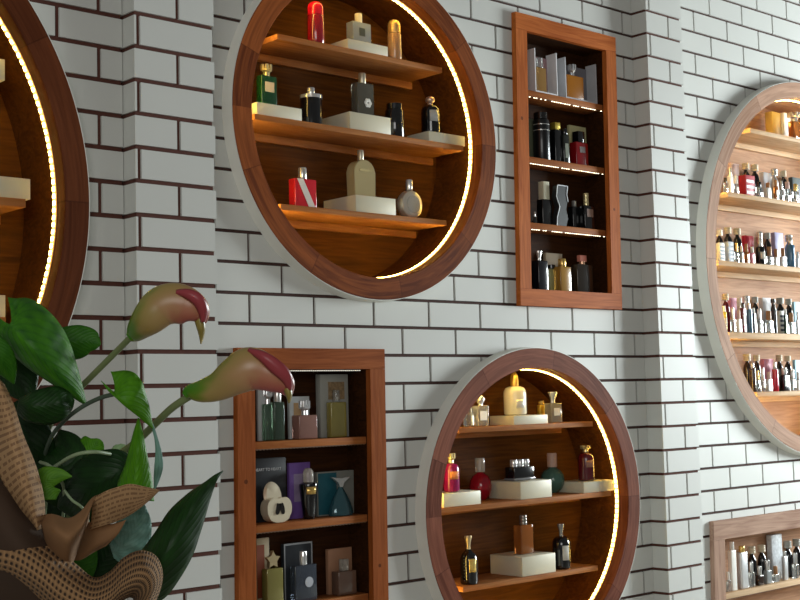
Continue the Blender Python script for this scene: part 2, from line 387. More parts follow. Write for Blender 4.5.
def shape(kind, w_, d, h):
    """a bottle body standing on z=0"""
    r = w_/2
    if kind == 'box': return boxm(-r, r, -d/2, d/2, 0, h, min(.004, r*.25, d*.25), 3)
    if kind == 'cyl': return lathe([(0, 0), (r*.94, 0), (r, h*.03), (r, h*.95), (r*.93, h*.99), (0, h)], 28)
    if kind == 'shoulder': return lathe([(0, 0), (r*.92, 0), (r, h*.04), (r, h*.66), (r*.95, h*.76), (r*.78, h*.86), (r*.5, h*.93), (r*.36, h*.97), (r*.36, h), (0, h)], 28)
    if kind == 'pill': return lathe([(0, 0), (r*.85, 0), (r*.97, h*.03), (r, h*.08), (r, h*.74), (r*.96, h*.84), (r*.82, h*.93), (r*.5, h*.99), (0, h)], 28)
    if kind == 'egg': return lathe([(0, 0), (r*.62, 0), (r*.74, h*.05), (r*.95, h*.25), (r, h*.42), (r*.95, h*.6), (r*.78, h*.78), (r*.48, h*.92), (r*.34, h*.97), (r*.34, h), (0, h)], 28)
    if kind == 'ball': return lathe([(0, 0), (r*.45, 0), (r*.78, h*.15), (r*.97, h*.35), (r, h*.5), (r*.94, h*.68), (r*.72, h*.86), (r*.4, h*.95), (r*.28, h), (0, h)], 28)
    if kind == 'taper': return lathe([(0, 0), (r*.60, 0), (r*.64, h*.03), (r*.86, h*.55), (r, h*.88), (r*.97, h*.95), (r*.6, h), (0, h)], 28)
    if kind == 'cone': return lathe([(0, 0), (r*.97, 0), (r, h*.04), (r*.97, h*.18), (r*.8, h*.45), (r*.52, h*.72), (r*.26, h*.93), (r*.2, h), (0, h)], 28, .6)
    if kind == 'lady': return lathe([(0, 0), (r*.96, 0), (r, h*.05), (r*.93, h*.35), (r*.8, h*.62), (r*.72, h*.78), (r*.5, h*.9), (r*.3, h*.95), (r*.3, h), (0, h)], 28)
    if kind == 'arch':
        P = [(-r, 0), (r, 0)]+[(r*math.cos(a), h-r*.9+r*.9*math.sin(a)) for a in [k*PI/14 for k in range(15)]]
        return prism(P, -d/2, d/2, .0025)
    if kind == 'disc':
        bm = lathe([(0, -d/2), (r*.75, -d/2), (r*.92, -d*.38), (r, -d*.15), (r, d*.15), (r*.92, d*.38), (r*.75, d/2), (0, d/2)], 40)
        bmesh.ops.transform(bm, matrix=Matrix.Translation((0, 0, r)) @ Matrix.Rotation(PI/2, 4, 'X'), verts=bm.verts)
        return bm
    if kind == 'heart':
        H = [(0, .93), (.35, .99), (.72, .95), (.95, .75), (1, .5), (.88, .24), (.58, .05), (.2, 0), (0, 0)]; H = H+[(-a, b) for a, b in reversed(H[1:-1])]
        P = []; n = len(H)
        for i in range(n):
            p0, p1, p2, p3 = H[i-1], H[i], H[(i+1) % n], H[(i+2) % n]
            for t in (0, .33, .66): P.append(tuple(.5*((2*b_)+(-a_+c_)*t+(2*a_-5*b_+4*c_-d_)*t*t+(-a_+3*b_-3*c_+d_)*t**3) for a_, b_, c_, d_ in zip(p0, p1, p2, p3)))
        return prism([(x*r, z*h) for x, z in P], -d/2, d/2, min(.002, d*.1))
    if kind == 'zig':
        P = [(-r, 0), (r*.6, 0), (r, h*.20), (r*.62, h*.42), (r*.98, h*.62), (r*.8, h*.8), (r, h), (-r*.7, h), (-r*.95, h*.72), (-r*.45, h*.47), (-r*.9, h*.22)]
        return prism(P, -d/2, d/2, .0012)
    raise ValueError(kind)
def capshape(kind, w_, d, h):
    r = w_/2
    if kind == 'cyl': return lathe([(0, 0), (r*.96, 0), (r, h*.04), (r, h*.93), (r*.9, h), (0, h)], 24)
    if kind == 'ribbed':
        bm = lathe([(0, 0), (r*.96, 0), (r, h*.06), (r, h*.3), (r*.94, h*.34), (r, h*.38), (r, h*.62), (r*.94, h*.66), (r, h*.7), (r, h*.93), (r*.9, h), (0, h)], 24); return bm
    if kind == 'box': return boxm(-r, r, -r*.8, r*.8, 0, h, min(.002, r*.3))
    if kind == 'bar': return boxm(-r, r, -r*.45, r*.45, 0, h, min(.002, r*.2))
    if kind == 'dome': return lathe([(0, 0), (r, 0), (r, h*.55), (r*.93, h*.75), (r*.7, h*.91), (r*.35, h*.99), (0, h)], 28)
    if kind == 'ball': return lathe([(0, 0), (r*.5, 0), (r*.5, h*.15), (r*.9, h*.35), (r, h*.58), (r*.8, h*.84), (r*.4, h*.97), (0, h)], 24)
    if kind == 'flare': return lathe([(0, 0), (r*.55, 0), (r*.5, h*.2), (r*.62, h*.5), (r, h*.92), (r*.95, h), (r*.6, h*.93), (0, h*.9)], 20, .8)
    if kind == 'crown':
        bm = lathe([(0, 0), (r*.6, 0), (r*.55, h*.3), (r*.95, h*.45), (r*.8, h*.6), (0, h*.6)], 16)
        for k in range(6):
            a = k*PI/3; box(bm, r*.75*math.cos(a)-r*.2, r*.75*math.cos(a)+r*.2, r*.75*math.sin(a)-r*.2, r*.75*math.sin(a)+r*.2, h*.5, h)
        return bm
    if kind == 'star':
        P = []
        for k in range(10):
            a = PI/2+k*PI/5; q = r if k % 2 == 0 else r*.5; P.append((q*math.cos(a), h/2+q*1.05*math.sin(a)))
        return prism(P, -r*.25, r*.25, .001)
    if kind == 'tail':
        P = [(-r*.16, 0), (r*.16, 0), (r*.3, h*.45), (r, h*.92), (r*.5, h*.88), (0, h*.78), (-r*.5, h*.88), (-r, h), (-r*.3, h*.45)]
        return prism(P, -r*.16, r*.16, .001)
    raise ValueError(kind)
def bottle(label, z, Y, x, w_, yc, yb, body, kind='box', t=.45, cap=BEIGE, ck='cyl', cw=None, neck=None, lab=None, liquid=None, collar=None, rz=0, group=BG_, extra=None):
    """x, w_ = column and width on the photo in px; yc / yb = rows of cap top and body top; z = height of the shelf or riser it stands on"""
    z = OZ+z+.0012; X = xat(x, Y, z); P = Vector((X, Y, z)); s = scale_at(P)
    kx = (1800-x)**2*1.0467e-4; ky = (x+797)*(1800-x)*9.26e-5
    zb = zat(X, Y, yb)-z; zc = zat(X, Y, yc)-z
    if kind in ('box', 'arch', 'zig', 'heart', 'disc'): W = w_/(kx+ky*t*(.8 if kind != 'box' else 1)); D = W*t
    else: W = w_/s; D = W
    if kind == 'disc': W = max(W, zb) ; D = W*t
    zb = max(zb, .012)
    r_ = thing('perfume_bottle', label, 'perfume bottle', (X, Y, z), group, rz)
    b = link('body', shape(kind, W, D, zb), body, r_, ang=35)
    if liquid is not None and kind == 'box':
        link('liquid', boxm(-W/2*.84, W/2*.84, -D/2*.76, D/2*.76, zb*.08, zb*.72, .002), liquid, b)
    hc = zc-zb
    if cap is not None and hc > .002:
        cwm = (cw or w_*.45)/s
        if neck:
            link('neck', lathe([(0, 0), (cwm*.32, 0), (cwm*.32, hc*.3), (0, hc*.3)], 16), neck, r_, (0, 0, zb+.0003))
            link('cap', capshape(ck, cwm, 0, hc*.72), cap, r_, (0, 0, zb+hc*.28+.0005))
        else:
            link('cap', capshape(ck, cwm, 0, hc), cap, r_, (0, 0, zb+.0005))
    if collar is not None:
        link('collar', lathe([(W/2*.8, 0), (W/2*1.03, 0), (W/2*1.03, .012), (W/2*.8, .012), (W/2*.8, 0)], 28), collar, r_, (0, 0, zb-.013))
    if lab is not None:
        lm, lw, lh, lz = lab
        if kind in ('box', 'arch', 'zig', 'heart', 'disc'):
            yy = -D/2-.0008
            link('label_plate', boxm(-W*lw/2, W*lw/2, yy-.0006, yy+.0006, zb*(lz-lh/2), zb*(lz+lh/2)), lm, r_)
        else:
            rr_ = W/2*(.97 if kind in ('egg', 'lady') else 1.0)+.0009; bm = bmesh.new(); n = 8; col = []
            for k in range(n+1):
                a = -PI/2-.35+(k/n-.5)*lw*2.2; col.append((bm.verts.new((rr_*math.cos(a), rr_*math.sin(a), zb*(lz-lh/2))), bm.verts.new((rr_*math.cos(a), rr_*math.sin(a), zb*(lz+lh/2)))))
            for p, q in zip(col, col[1:]): bm.faces.new((p[0], q[0], q[1], p[1]))
            solid(link('label_plate', bm, lm, r_), .0006)
    if extra: extra(r_, W, D, zb, zc)
    return r_
def pbox(label, z, Y, x, w_, yt, m_, t=.4, group='perfume boxes in the wall cabinets', panel=None, name='perfume_box', extra=None, rz=0):
    z = OZ+z+.0012; X = xat(x, Y, z); kx = (1800-x)**2*1.0467e-4; ky = (x+797)*(1800-x)*9.26e-5
    W = w_/(kx+ky*t); D = W*t; h = zat(X, Y, yt)-z
    r_ = thing(name, label, 'perfume box', (X, Y, z), group, rz)
    link('carton', boxm(-W/2, W/2, -D/2, D/2, 0, h, .0006), m_, r_)
    if panel:
        pm, a, b, c, d = panel
        link('printed_panel', boxm(W*(a-.5), W*(b-.5), -D/2-.0008, -D/2-.0002, h*c, h*d), pm, r_)
    if extra: extra(r_, W, D, h)
    return r_

# ---- upper round cabinet
U = 'round cabinet above'
z1, z2, z3 = CUP[1]+.285, CUP[1]-.002, CUP[1]-.295
q1 = riser('cream display riser on the top shelf of the upper round cabinet', 348, 388, z1, .037, .12)
qa = riser('cream display riser at the left end of the middle shelf, upper round cabinet', 257, 302, z2, .042, .12)
qb = riser('tall cream display riser in the middle of the middle shelf, upper round cabinet', 350, 391, z2, .062, .16)
qc = riser('low cream display riser at the right end of the middle shelf, upper round cabinet', 429, 465, z2, .038, .12)
qd = riser('tall cream display riser on the bottom shelf of the upper round cabinet', 356, 396, z3, .060, .18)
RED = gloss('cherry_red', 'c0122c'); TAN = gloss('tan', 'b98a5c', .25)
def beads(cm, n, side):
    def f(r_, W, D, zb, zc):
        bm = bmesh.new()
        for k in range(n):
            a = side; zz = zb*(.12+.8*k/n)
            bmesh.ops.create_uvsphere(bm, u_segments=6, v_segments=4, radius=.0016, matrix=Matrix.Translation((W/2*math.cos(a), W/2*math.sin(a), zz)))
        link('stud_row', bm, cm, r_)
    return f
bottle('red cylindrical bottle with shiny red domed cap on top shelf', z1, .05, 316, 17.5, 2, 16, gloss('deep_red_body', '8c1420'), 'cyl', cap=RED, ck='dome', cw=16.5, extra=beads(PGOLD, 9, -2.4))
bottle('tan cylindrical bottle with glowing gold domed cap on top shelf', z1, .05, 395, 14, 20, 34, TAN, 'cyl', cap=metal('soft_gold', 'e0b878', .35), ck='dome', cw=13, extra=beads(PGOLD, 9, -1.0))
bottle('square silver-grey bottle with cream cap on the top shelf riser', q1, .06, 359, 25, 14, 23.5, glass('smoke_silver', 'a8aca8', .3, .12), 'box', .45, cap=mat('cream_cap', 'e8dcb8', .4), ck='cyl', cw=7.5, lab=(metal('bronze_emblem', '6a6a5a', .3), .3, .36, .55))
bottle('dark green bottle with gold bow cap and beige label', qa, .055, 267, 21, 65, 76.5, gloss('bottle_green', '0e3d1e', .2), 'box', .5, cap=PGOLD, ck='crown', cw=12, lab=(mat('beige_label', 'cdb68c', .6), .58, .33, .62))
bottle('black cylindrical bottle with silver collar behind the leftmost riser', z2, .055, 311.5, 22, 88, 95.5, BLACK, 'cyl', cap=SILV, ck='cyl', cw=8, collar=CHROME)
def flower(r_, W, D, zb, zc):
    bm = bmesh.new()
    for k in range(6):
        a = k*PI/3; bmesh.ops.create_uvsphere(bm, u_segments=8, v_segments=6, radius=W*.10, matrix=Matrix.Translation((W*.1+W*.13*math.cos(a), -D/2-.001, zb*.42+W*.13*math.sin(a))) @ Matrix.Diagonal((1, .25, 1, 1)))
    link('flower_emblem', bm, WHITE, r_)
bottle('smoky grey square bottle with white flower emblem on the tall riser', qb, .07, 363, 23, 73.5, 84, glass('smoke', '6e6a5e', .45, .08), 'box', .5, cap=metal('warm_silver', 'cfc8b4', .3), ck='cyl', cw=7.5, extra=flower)
bottle('black round-edged canister bottle with silver studs on the middle shelf', z2, .05, 395, 19, 104, 110, gloss('black_canister', '121212'), 'cyl', cap=gloss('black_cap', '101010'), ck='cyl', cw=16, extra=beads(SILV, 10, -1.5))
bottle('black rounded bottle with pale sparkling cap and silver label', qc, .055, 431, 19, 96.5, 105, BLACK, 'pill', cap=metal('pink_gold', 'e8c8b4', .25), ck='ball', cw=10, lab=(mat('silver_label', 'c4c4c0', .4), .45, .38, .58))
def stripe(r_, W, D, zb, zc):
    y = -D/2-.0009
    link('diagonal_stripe', prism([(-W*.40, zb*.98), (-W*.12, zb*.98), (W*.42, zb*.03), (W*.12, zb*.03)], y-.0004, y+.0004), mat('white_stripe', 'd2ccc4', .4), r_)
bottle('red square bottle with a white diagonal stripe and silver cap', z3, .055, 303, 28, 168, 179.5, gloss('bright_red_glass', 'c4202c', .12), 'box', .4, cap=SILV, ck='cyl', cw=9, extra=stripe)
bottle('champagne arched bottle with silver cap on the bottom riser', qd, .07, 361.5, 27, 150.5, 160.5, glass('champagne', 'cdbd8e', .35, .15), 'arch', .45, cap=metal('warm_silver', 'cfc8b4', .3), ck='cyl', cw=6.5, lab=(metal('bright_gold_plate', 'f0dca0', .2), .5, .07, .72))
def medal(r_, W, D, zb, zc):
    bm = lathe([(0, 0), (W*.3, 0), (W*.31, .001), (W*.2, .0018), (0, .0016)], 28)
    bmesh.ops.transform(bm, matrix=Matrix.Translation((0, -D/2-.0002, zb/2)) @ Matrix.Rotation(PI/2, 4, 'X'), verts=bm.verts)
    link('medallion', bm, mat('grey_relief', 'aca498', .4, .6, nscale=400, var=.6), r_)
bottle('round silver medallion bottle with chrome neck on bottom shelf', z3, .06, 410, 27, 180, 190.5, metal('antique_silver', 'e4dccc', .3), 'disc', .38, cap=CHROME, ck='cyl', cw=7, extra=medal)

# ---- lower round cabinet
z1, z2, z3 = CLO[1]+.313, CLO[1]+.024, CLO[1]-.270
q1 = riser('cream display riser on the top shelf of the lower round cabinet', 514, 548, z1, .035, .13)
qa = riser('low cream display riser at the left end, lower round cabinet', 444, 481, z2, .050, .10)
qb = riser('tall cream display riser in the centre of the lower round cabinet', 521, 552, z2, .068, .17)
qc = riser('low cream display riser at the right end, lower round cabinet', 584, 614, z2, .044, .14)
qd = riser('tall cream display riser on the bottom shelf, lower round cabinet', 522.5, 556, z3, .074, .17)
bottle('tiny clear bottle at the left end of the lower round top shelf', z1, .05, 468, 9, 402, 407, CLEAR, 'box', .5, cap=SILV, cw=5)
bottle('clear square bottle with white label and glass stopper', z1, .05, 481, 16, 395, 405.5, glass('clear_warm', 'e8e0c8', .75), 'box', .5, cap=CHROME, ck='ball', cw=9, lab=(PAPER, .6, .45, .5))
bottle('pearl white rounded bottle with tall gold cap on riser', q1, .07, 515.5, 23, 372.5, 386, mat('pearl_white', 'e4ddc8', .22, coat=.5), 'pill', cap=mat('matt_gold', 'd8ae58', .35, .6), ck='dome', cw=8, lab=(metal('silver_plate', 'f0f0ee', .3), .35, .3, .38))
bottle('small golden bottle behind the right clear bottle, lower round cabinet', z1, .10, 542, 9, 401, 405, metal('yellow_gold', 'd8b040', .3), 'box', .5, cap=GOLD, cw=6)
bottle('clear square bottle with silver ribbed top at right of top shelf', z1, .05, 553.5, 17, 392, 403, glass('clear_grey', 'b8ac98', .6), 'box', .6, cap=SILV, ck='flare', cw=11, lab=(PAPER, .5, .38, .55))
bottle('purple lady-shaped bottle with gold bow cap and orange label', qa, .045, 451.5, 17, 453.5, 463, gloss('magenta_purple', '8c1050', .2), 'pill', cap=PGOLD, ck='crown', cw=10, lab=(mat('orange_label', 'd08048', .5), .5, .27, .58))
bottle('red round bottle with clear glass cap on the middle shelf', z2, .15, 481, 22.5, 458, 472, glass('ruby', 'c02034', .5), 'ball', cap=glass('cap_clear', 'f0e8dc', .7), ck='cyl', cw=10)
def squat(r_, W, D, zb, zc):
    for k, dx in enumerate((-.3, .02, .3)):
        link('cap', capshape('cyl', W*.26, 0, .028), CHROME, r_, (W*dx, 0, zb+.0004))
    link('glass_base', boxm(-W*.53, W*.53, -D*.53, D*.53, .0002, zb*.18, .002), glass('smoke_base', 'b8b8bc', .6), r_)
bottle('wide black squat bottle with three chrome tops on centre riser', qb, .08, 520, 28, 466.5, 466.5, BLACK, 'box', .45, cap=None, extra=squat)
bottle('teal green round bottle with pinkish glass cap behind centre riser', z2, .145, 553, 24, 453, 467, glass('sea_green', '5f8a7c', .5, .12), 'ball', cap=glass('cap_pink', 'e8c8b8', .5), ck='cyl', cw=10)
bottle('dark red oval bottle with gold bow cap and round label', qc, .06, 586.5, 17, 445.5, 452, gloss('oxblood', '5c0c18', .2), 'pill', cap=PGOLD, ck='crown', cw=10, lab=(mat('rose_label', '9c7060', .5), .45, .25, .6))
bottle('black ribbed bottle with gold cap and gold label', z3, .035, 469.5, 18, 536, 549, BLACK, 'shoulder', cap=metal('worn_gold', 'c8b48c', .25), ck='flare', cw=8.5, lab=(mat('gold_label', 'd8c070', .4, .5), .4, .38, .55), extra=beads(SILV, 8, -2.9))
bottle('tall amber orange bottle with silver cap on the bottom riser', qd, .08, 524, 19, 515, 524.5, glass('amber', 'b06a30', .5), 'box', .6, cap=metal('dark_silver', '9c9890', .2), ck='ribbed', cw=8)
bottle('black bottle with grey cap and white label at right, lower round cabinet', z3, .05, 562, 18, 524, 536, BLACK, 'pill', cap=metal('dark_silver', '9c9890', .2), ck='flare', cw=8, lab=(PAPER, .35, .45, .5), extra=beads(PGOLD, 7, -.7))

# ---- large left round cabinet (mostly outside the frame)
zz = [CL[1]+o for o, _, _ in BG]
riser('cream display riser on the second shelf of the large left round cabinet', -60, 5, zz[1], .060, .12, -.094)
riser('cream display riser on the middle shelf of the large left round cabinet', -50, 30.5, zz[2], .058, .12, -.094)
riser('cream display riser on the fourth shelf of the large left round cabinet', -60, 5.5, zz[3], .060, .12, -.094)

# ---- orange rectangular cabinet
z1, z2, z3, z4 = .868, .597, .331, .0625+.0
GREYB = mat('pale_grey_carton', 'c0c2c6', .5)
def open_box(r_, W, D, h): pass
def tray(label, z, Y, x, w_, yt, m_, back):
    zq = OZ+z+.0012; X = xat(x, Y, zq); kx = (1800-x)**2*1.0467e-4; ky = (x+797)*(1800-x)*9.26e-5
    t = .5; W = w_/(kx+ky*t*.4); D = .055; h = zat(X, Y, yt)-zq
    r_ = thing('open_display_box', label, 'perfume box', (X, Y, zq), 'open boxes on the top shelf of the orange cabinet')
    link('side', boxm(-W/2, -W/2+.005, -D/2, D/2, 0, h), m_, r_); link('side', boxm(W/2-.005, W/2, -D/2, D/2, 0, h), m_, r_)
    link('base', boxm(-W/2+.0052, W/2-.0052, -D/2, D/2, 0, .010), m_, r_)
    link('back', boxm(-W/2+.0052, W/2-.0052, D/2-.004, D/2, .0102, h*.92), back, r_)
    return X, W
tray('white open display box with pink lining, left on the orange cabinet top shelf', z1, .045, 542, 27, 52, mat('white_card', 'dcdcde', .5), mat('pink_lining', 'a8868c', .5))
bottle('small amber bottle with clear cap inside the white open box', z1+.0112, .043, 540.5, 13, 58, 68, glass('pale_amber', 'b08850', .4), 'box', .4, cap=CLEAR, ck='box', cw=6)
tray('grey open display box, right on the orange cabinet top shelf', z1, .045, 577, 38, 62, GREYB, mat('grey_lining', '76747a', .5))
bottle('amber honey bottle with clear faceted cap inside the grey open box', z1+.0112, .042, 573, 22, 65, 76.5, mat('amber_solid', 'c07818', .25, coat=.4, trans=.25), 'box', .35, cap=CHROME, ck='crown', cw=8)
def bands(r_, W, D, zb, zc):
    for f in (.72, .86):
        link('silver_band', lathe([(W/2*.9, 0), (W/2*1.02, 0), (W/2*1.02, .003), (W/2*.9, .003), (W/2*.9, 0)], 24), SILV, r_, (0, 0, zb*f))
pbox('grey green carton at the far left, second level of the orange cabinet', z2, .08, 530, 10, 119, mat('olive_carton', '5c6450', .5), .4)
bottle('black round bottle with two silver bands, orange cabinet second level', z2, .05, 542, 17, 113, 120, gloss('black_matt', '101214', .3, .2), 'cyl', cap=gloss('black_cap', '101010'), ck='cyl', cw=14, extra=bands)
bottle('tall black bottle with angled gold and white cap, second level', z2, .055, 556.5, 12, 123, 130, BLACK, 'box', .8, cap=metal('olive_gold', 'b8a040', .3), ck='box', cw=8)
bottle('slim dark bottle with olive emblem beside the red bottle', z2, .04, 565.5, 9, 129, 135, gloss('charcoal', '202420'), 'box', .6, cap=BLACK, ck='cyl', cw=6, lab=(mat('olive_emblem', '5a6048', .5), .6, .5, .45))
pbox('pale yellow-green carton standing behind the red bottle', z2, .088, 578, 19, 126.5, mat('pale_green_carton', 'bcb98c', .6), .12)
bottle('dark red square bottle with black and silver cap, orange cabinet', z2, .045, 579.5, 18, 132, 143, gloss('wine_red', '8c1018', .15), 'box', .5, cap=BLACK, ck='box', cw=10, lab=(mat('dark_plate', '6c5c58', .4), .45, .25, .68))
bottle('tall black bottle with cream and grey cap, orange cabinet third level', z3, .05, 545, 15, 182, 200, BLACK, 'box', .6, cap=mat('cream_grey_cap', 'cfcdb4', .4), ck='box', cw=9)
bottle('small dark cone-like bottle in the left corner, third level', z3, .05, 535, 7, 212, 217, gloss('charcoal', '202420'), 'cone', cap=SILV, cw=2.5)
def outline(r_, W, D, zb, zc):
    P = [(-W/2, 0), (-W*.45, zb*.22), (-W*.225, zb*.47), (-W*.475, zb*.72), (-W*.35, zb), (W/2, zb), (W*.4, zb*.8), (W*.49, zb*.62)]
    bm = bmesh.new(); t_ = .0016
    for (xa, za), (xb, zb_) in zip(P, P[1:]):
        dx, dz = xb-xa, zb_-za; l = math.hypot(dx, dz); nx, nz = -dz/l*t_, dx/l*t_
        a = [bm.verts.new((xa+s*nx, y, za+s*nz)) for s in (-1, 1) for y in (-D/2-.0025, -D/2-.0003)]
        b = [bm.verts.new((xb+s*nx, y, zb_+s*nz)) for s in (-1, 1) for y in (-D/2-.0025, -D/2-.0003)]
        for q in ((0, 1, 3, 2),): bm.faces.new([a[i] for i in q]); bm.faces.new([b[i] for i in reversed(q)])
        for i, j in ((0, 1), (1, 3), (3, 2), (2, 0)): bm.faces.new((a[i], a[j], b[j], b[i]))
    link('silver_outline', bm, mat('bright_silver_line', 'd8dadc', .3, .3), r_)
bottle('black zigzag bottle outlined in silver, orange cabinet third level', z3, .03, 560.5, 15, 185, 186, gloss('graphite', '2c2e30', .3), 'zig', .35, cap=None, extra=outline)
bottle('black bottle with small silver cap between zigzag and squat bottle', z3, .065, 575, 13, 201, 207, BLACK, 'box', .6, cap=SILV, ck='box', cw=4)
bottle('squat black bottle with silver cap and brown label, third level', z3, .04, 587, 16, 193.5, 206, BLACK, 'box', .6, cap=metal('pale_gold', 'e8d8a4', .2), ck='ribbed', cw=6, lab=(mat('brown_label', '8c6c5c', .5), .6, .33, .68))
bottle('black bottle with silver forked cap at lower left, orange cabinet', z4, .045, 540, 17, 251, 261, gloss('blue_black', '14161c'), 'box', .8, cap=SILV, ck='flare', cw=8)
pbox('beige carton standing behind the gold bottles, orange cabinet bottom', z4, .088, 554, 19, 253.5, mat('beige_carton', 'a89880', .6), .15)
bottle('small pale yellow bottle behind the gold bottle, orange cabinet', z4, .07, 552, 12, 265, 269, glass('lemon', 'd8d490', .5), 'box', .5, cap=BLACK, cw=8)
bottle('gold and amber square bottle with golden cap, orange cabinet bottom', z4, .04, 563, 17, 259, 267, mat('amber_gold', 'c09040', .2, trans=.3, coat=.5), 'box', .6, cap=GOLD, ck='cyl', cw=8, collar=None)
bottle('dark brown square bottle with pink bar cap, orange cabinet bottom', z4, .045, 583, 21, 255.5, 264.5, gloss('smoky_brown', '2e261e', .15), 'box', .35, cap=mat('rose_cap', 'd88878', .4), ck='bar', cw=10, neck=metal('rose_gold', 'e0b090', .2), lab=None)

# ---- lower left rectangular cabinet
z1, z2, z3 = -.483, -.751, -1.020
def picture(r_, W, D, h):
    link('picture', boxm(-W*.22, W*.36, -D/2-.001, -D/2-.0002, h*.60, h*.88), mat('sepia_print', '8c7454', .6, var=.7, nscale=90), r_)
pbox('narrow white carton at the left edge, brown cabinet top level', z1, .06, 261, 8, 386, mat('white_carton', 'c4c8c8', .5), .4)
bottle('green tinted glass bottle with crystal cap, behind the lily tip', z1, .05, 268, 13, 388, 404, glass('mint', 'a8d0b4', .85), 'box', .5, cap=CHROME, ck='crown', cw=11)
bottle('dark green glass bottle with silver cap, brown cabinet top level', z1, .035, 278, 14, 388, 402, glass('forest', '6c8470', .8), 'box', .6, cap=SILV, ck='cyl', cw=8)
pbox('white carton with tan print behind the pink bottle', z1, .082, 299, 22, 396.5, mat('white_carton', 'c4c8c8', .5), .15, panel=(mat('tan_print', 'b89468', .6), .2, .6, .55, .85))
bottle('pink square bottle with faceted silver cap, brown cabinet top level', z1, .045, 305, 25, 401, 415, mat('blush_glass', 'b08478', .12, trans=.45, coat=.5), 'box', .55, cap=CHROME, ck='crown', cw=12)
pbox('tall pale grey carton with a sepia picture, brown cabinet top level', z1, .078, 333, 32, 374.5, mat('grey_white_carton', '9c9c94', .5), .2, extra=picture)
bottle('pale yellow square bottle with clear cap before the tall carton', z1, .045, 337, 20, 390, 402, mat('pale_yellow_glass', 'b4a85c', .12, trans=.5, coat=.5), 'box', .4, cap=CLEAR, ck='cyl', cw=7, collar=None)
def heart_text(r_, W, D, h):
    cu = bpy.data.curves.new('lettering', 'FONT'); cu.body = 'HEART TO HEART'; cu.size = .0135; cu.extrude = .0002; cu.align_x = 'RIGHT'
    t_ = bpy.data.objects.new('lettering_curve', cu); C.objects.link(t_); dg = bpy.context.evaluated_depsgraph_get()
    me = bpy.data.meshes.new_from_object(t_.evaluated_get(dg)); bpy.data.objects.remove(t_); me.name = 'lettering'
    o = bpy.data.objects.new('lettering', me); C.objects.link(o); o.parent = r_; o.location = (W*.36, -D/2-.0006, h*.80); o.rotation_euler = (PI/2, 0, 0)
    me.materials.clear(); me.materials.append(mat('pale_print', 'c8c8c8', .5))
pbox('black carton printed HEART TO HEART behind the heart-shaped bottle', z2, .085, 268, 38, 458, mat('black_carton', '24262a', .5), .12, extra=heart_text)
def heart_extra(r_, W, D, zb, zc):
    for sd in (-1, 1):
        q = link('heart_window', shape('heart', W*.17, .003, zb*.46), gloss('dark_window', '14100c'), r_, (sd*W*.13, -D/2-.0016, zb*.32)); q.rotation_euler.y = sd*-.22
    bm = lathe([(0, 0), (W*.34, 0), (W*.37, D*.2), (W*.30, D*.38), (0, D*.42)], 28)
    bmesh.ops.transform(bm, matrix=Matrix.Translation((-W*.06, D*.45, zb*1.04)) @ Matrix.Rotation(math.radians(78), 4, 'X') @ Matrix.Diagonal((1, 1.25, 1, 1)), verts=bm.verts)
    link('lid', bm, mat('ivory_pearl', 'e8dcc0', .2, .3, coat=.6), r_)
bottle('pearly cream heart-shaped bottle with its oval lid open', z2, .035, 276.5, 29, 497, 497, mat('ivory_pearl', 'e8dcc0', .2, .3, coat=.6), 'heart', .4, cap=None, extra=heart_extra)
pbox('purple carton behind the slim black bottle, brown cabinet', z2, .085, 299.5, 23, 462.5, mat('purple_carton', '6c4c94', .5), .15, panel=(mat('lilac_print', '8c7c9c', .6, var=.4), .2, .8, .3, .8))
bottle('tapered black bottle with clear domed cap and gold emblem', z2, .04, 309, 19, 468, 482, BLACK, 'taper', cap=glass('cap_clear', 'f0e8dc', .7), ck='dome', cw=11, lab=(metal('gold', 'e6c070'), .5, .2, .78))
pbox('grey carton with a teal print behind the fishtail bottle', z2, .085, 335, 42, 471, mat('stone_carton', '84847c', .5), .14, panel=(mat('teal_print', '205864', .5, var=.4), .02, .5, .03, .97))
bottle('teal and silver rounded bottle with a silver fishtail cap', z2, .045, 341, 29, 476.5, 487, mat('petrol_glass', '2c5860', .1, .35, coat=1), 'cone', cap=SILV, ck='tail', cw=25)
pbox('cream and brown carton at the left edge, brown cabinet bottom level', z3, .085, 263, 14, 538, mat('cream_carton', 'b8a888', .6), .2, panel=(mat('rust_print', '8c4424', .6), 0, .6, .1, .9))
bottle('golden green angular bottle with a star cap, brown cabinet', z3, .035, 273, 21, 552, 568, mat('olive_gold_glass', '8c8448', .12, .35, coat=.8), 'box', .5, cap=metal('star_gold', 'c8b48c', .25), ck='star', cw=18)
def silver_rim(r_, W, D, h):
    for a, b, c, d in ((-.5, .5, .97, 1.0), (.46, .5, 0, .97), (-.5, -.46, 0, .97)):
        link('silver_border', boxm(W*a, W*b, -D/2-.0008, -D/2-.0001, h*c, h*d), mat('border_grey', '9ca0a4', .4), r_)
pbox('dark carton with silver border behind the blue-grey bottle', z3, .082, 297.5, 31, 542.5, mat('slate_carton', '2a2e34', .4), .15, extra=silver_rim)
def disc_emblem(r_, W, D, zb, zc):
    bm = lathe([(0, 0), (W*.19, 0), (W*.19, .001), (0, .0014)], 24)
    bmesh.ops.transform(bm, matrix=Matrix.Translation((W*.12, -D/2-.0003, zb*.52)) @ Matrix.Rotation(PI/2, 4, 'X'), verts=bm.verts)
    link('round_emblem', bm, mat('pale_emblem', 'b8bcc4', .4), r_)
bottle('dark blue-grey square bottle with round emblem and clear cap', z3, .04, 304, 26, 551, 564.5, mat('slate_glass', '48505c', .1, trans=.35, coat=.6), 'box', .35, cap=CHROME, ck='cyl', cw=8, extra=disc_emblem)
pbox('copper coloured carton behind the pinkish square bottle', z3, .085, 339.5, 26, 548, mat('copper_carton', 'a87c60', .4), .15)
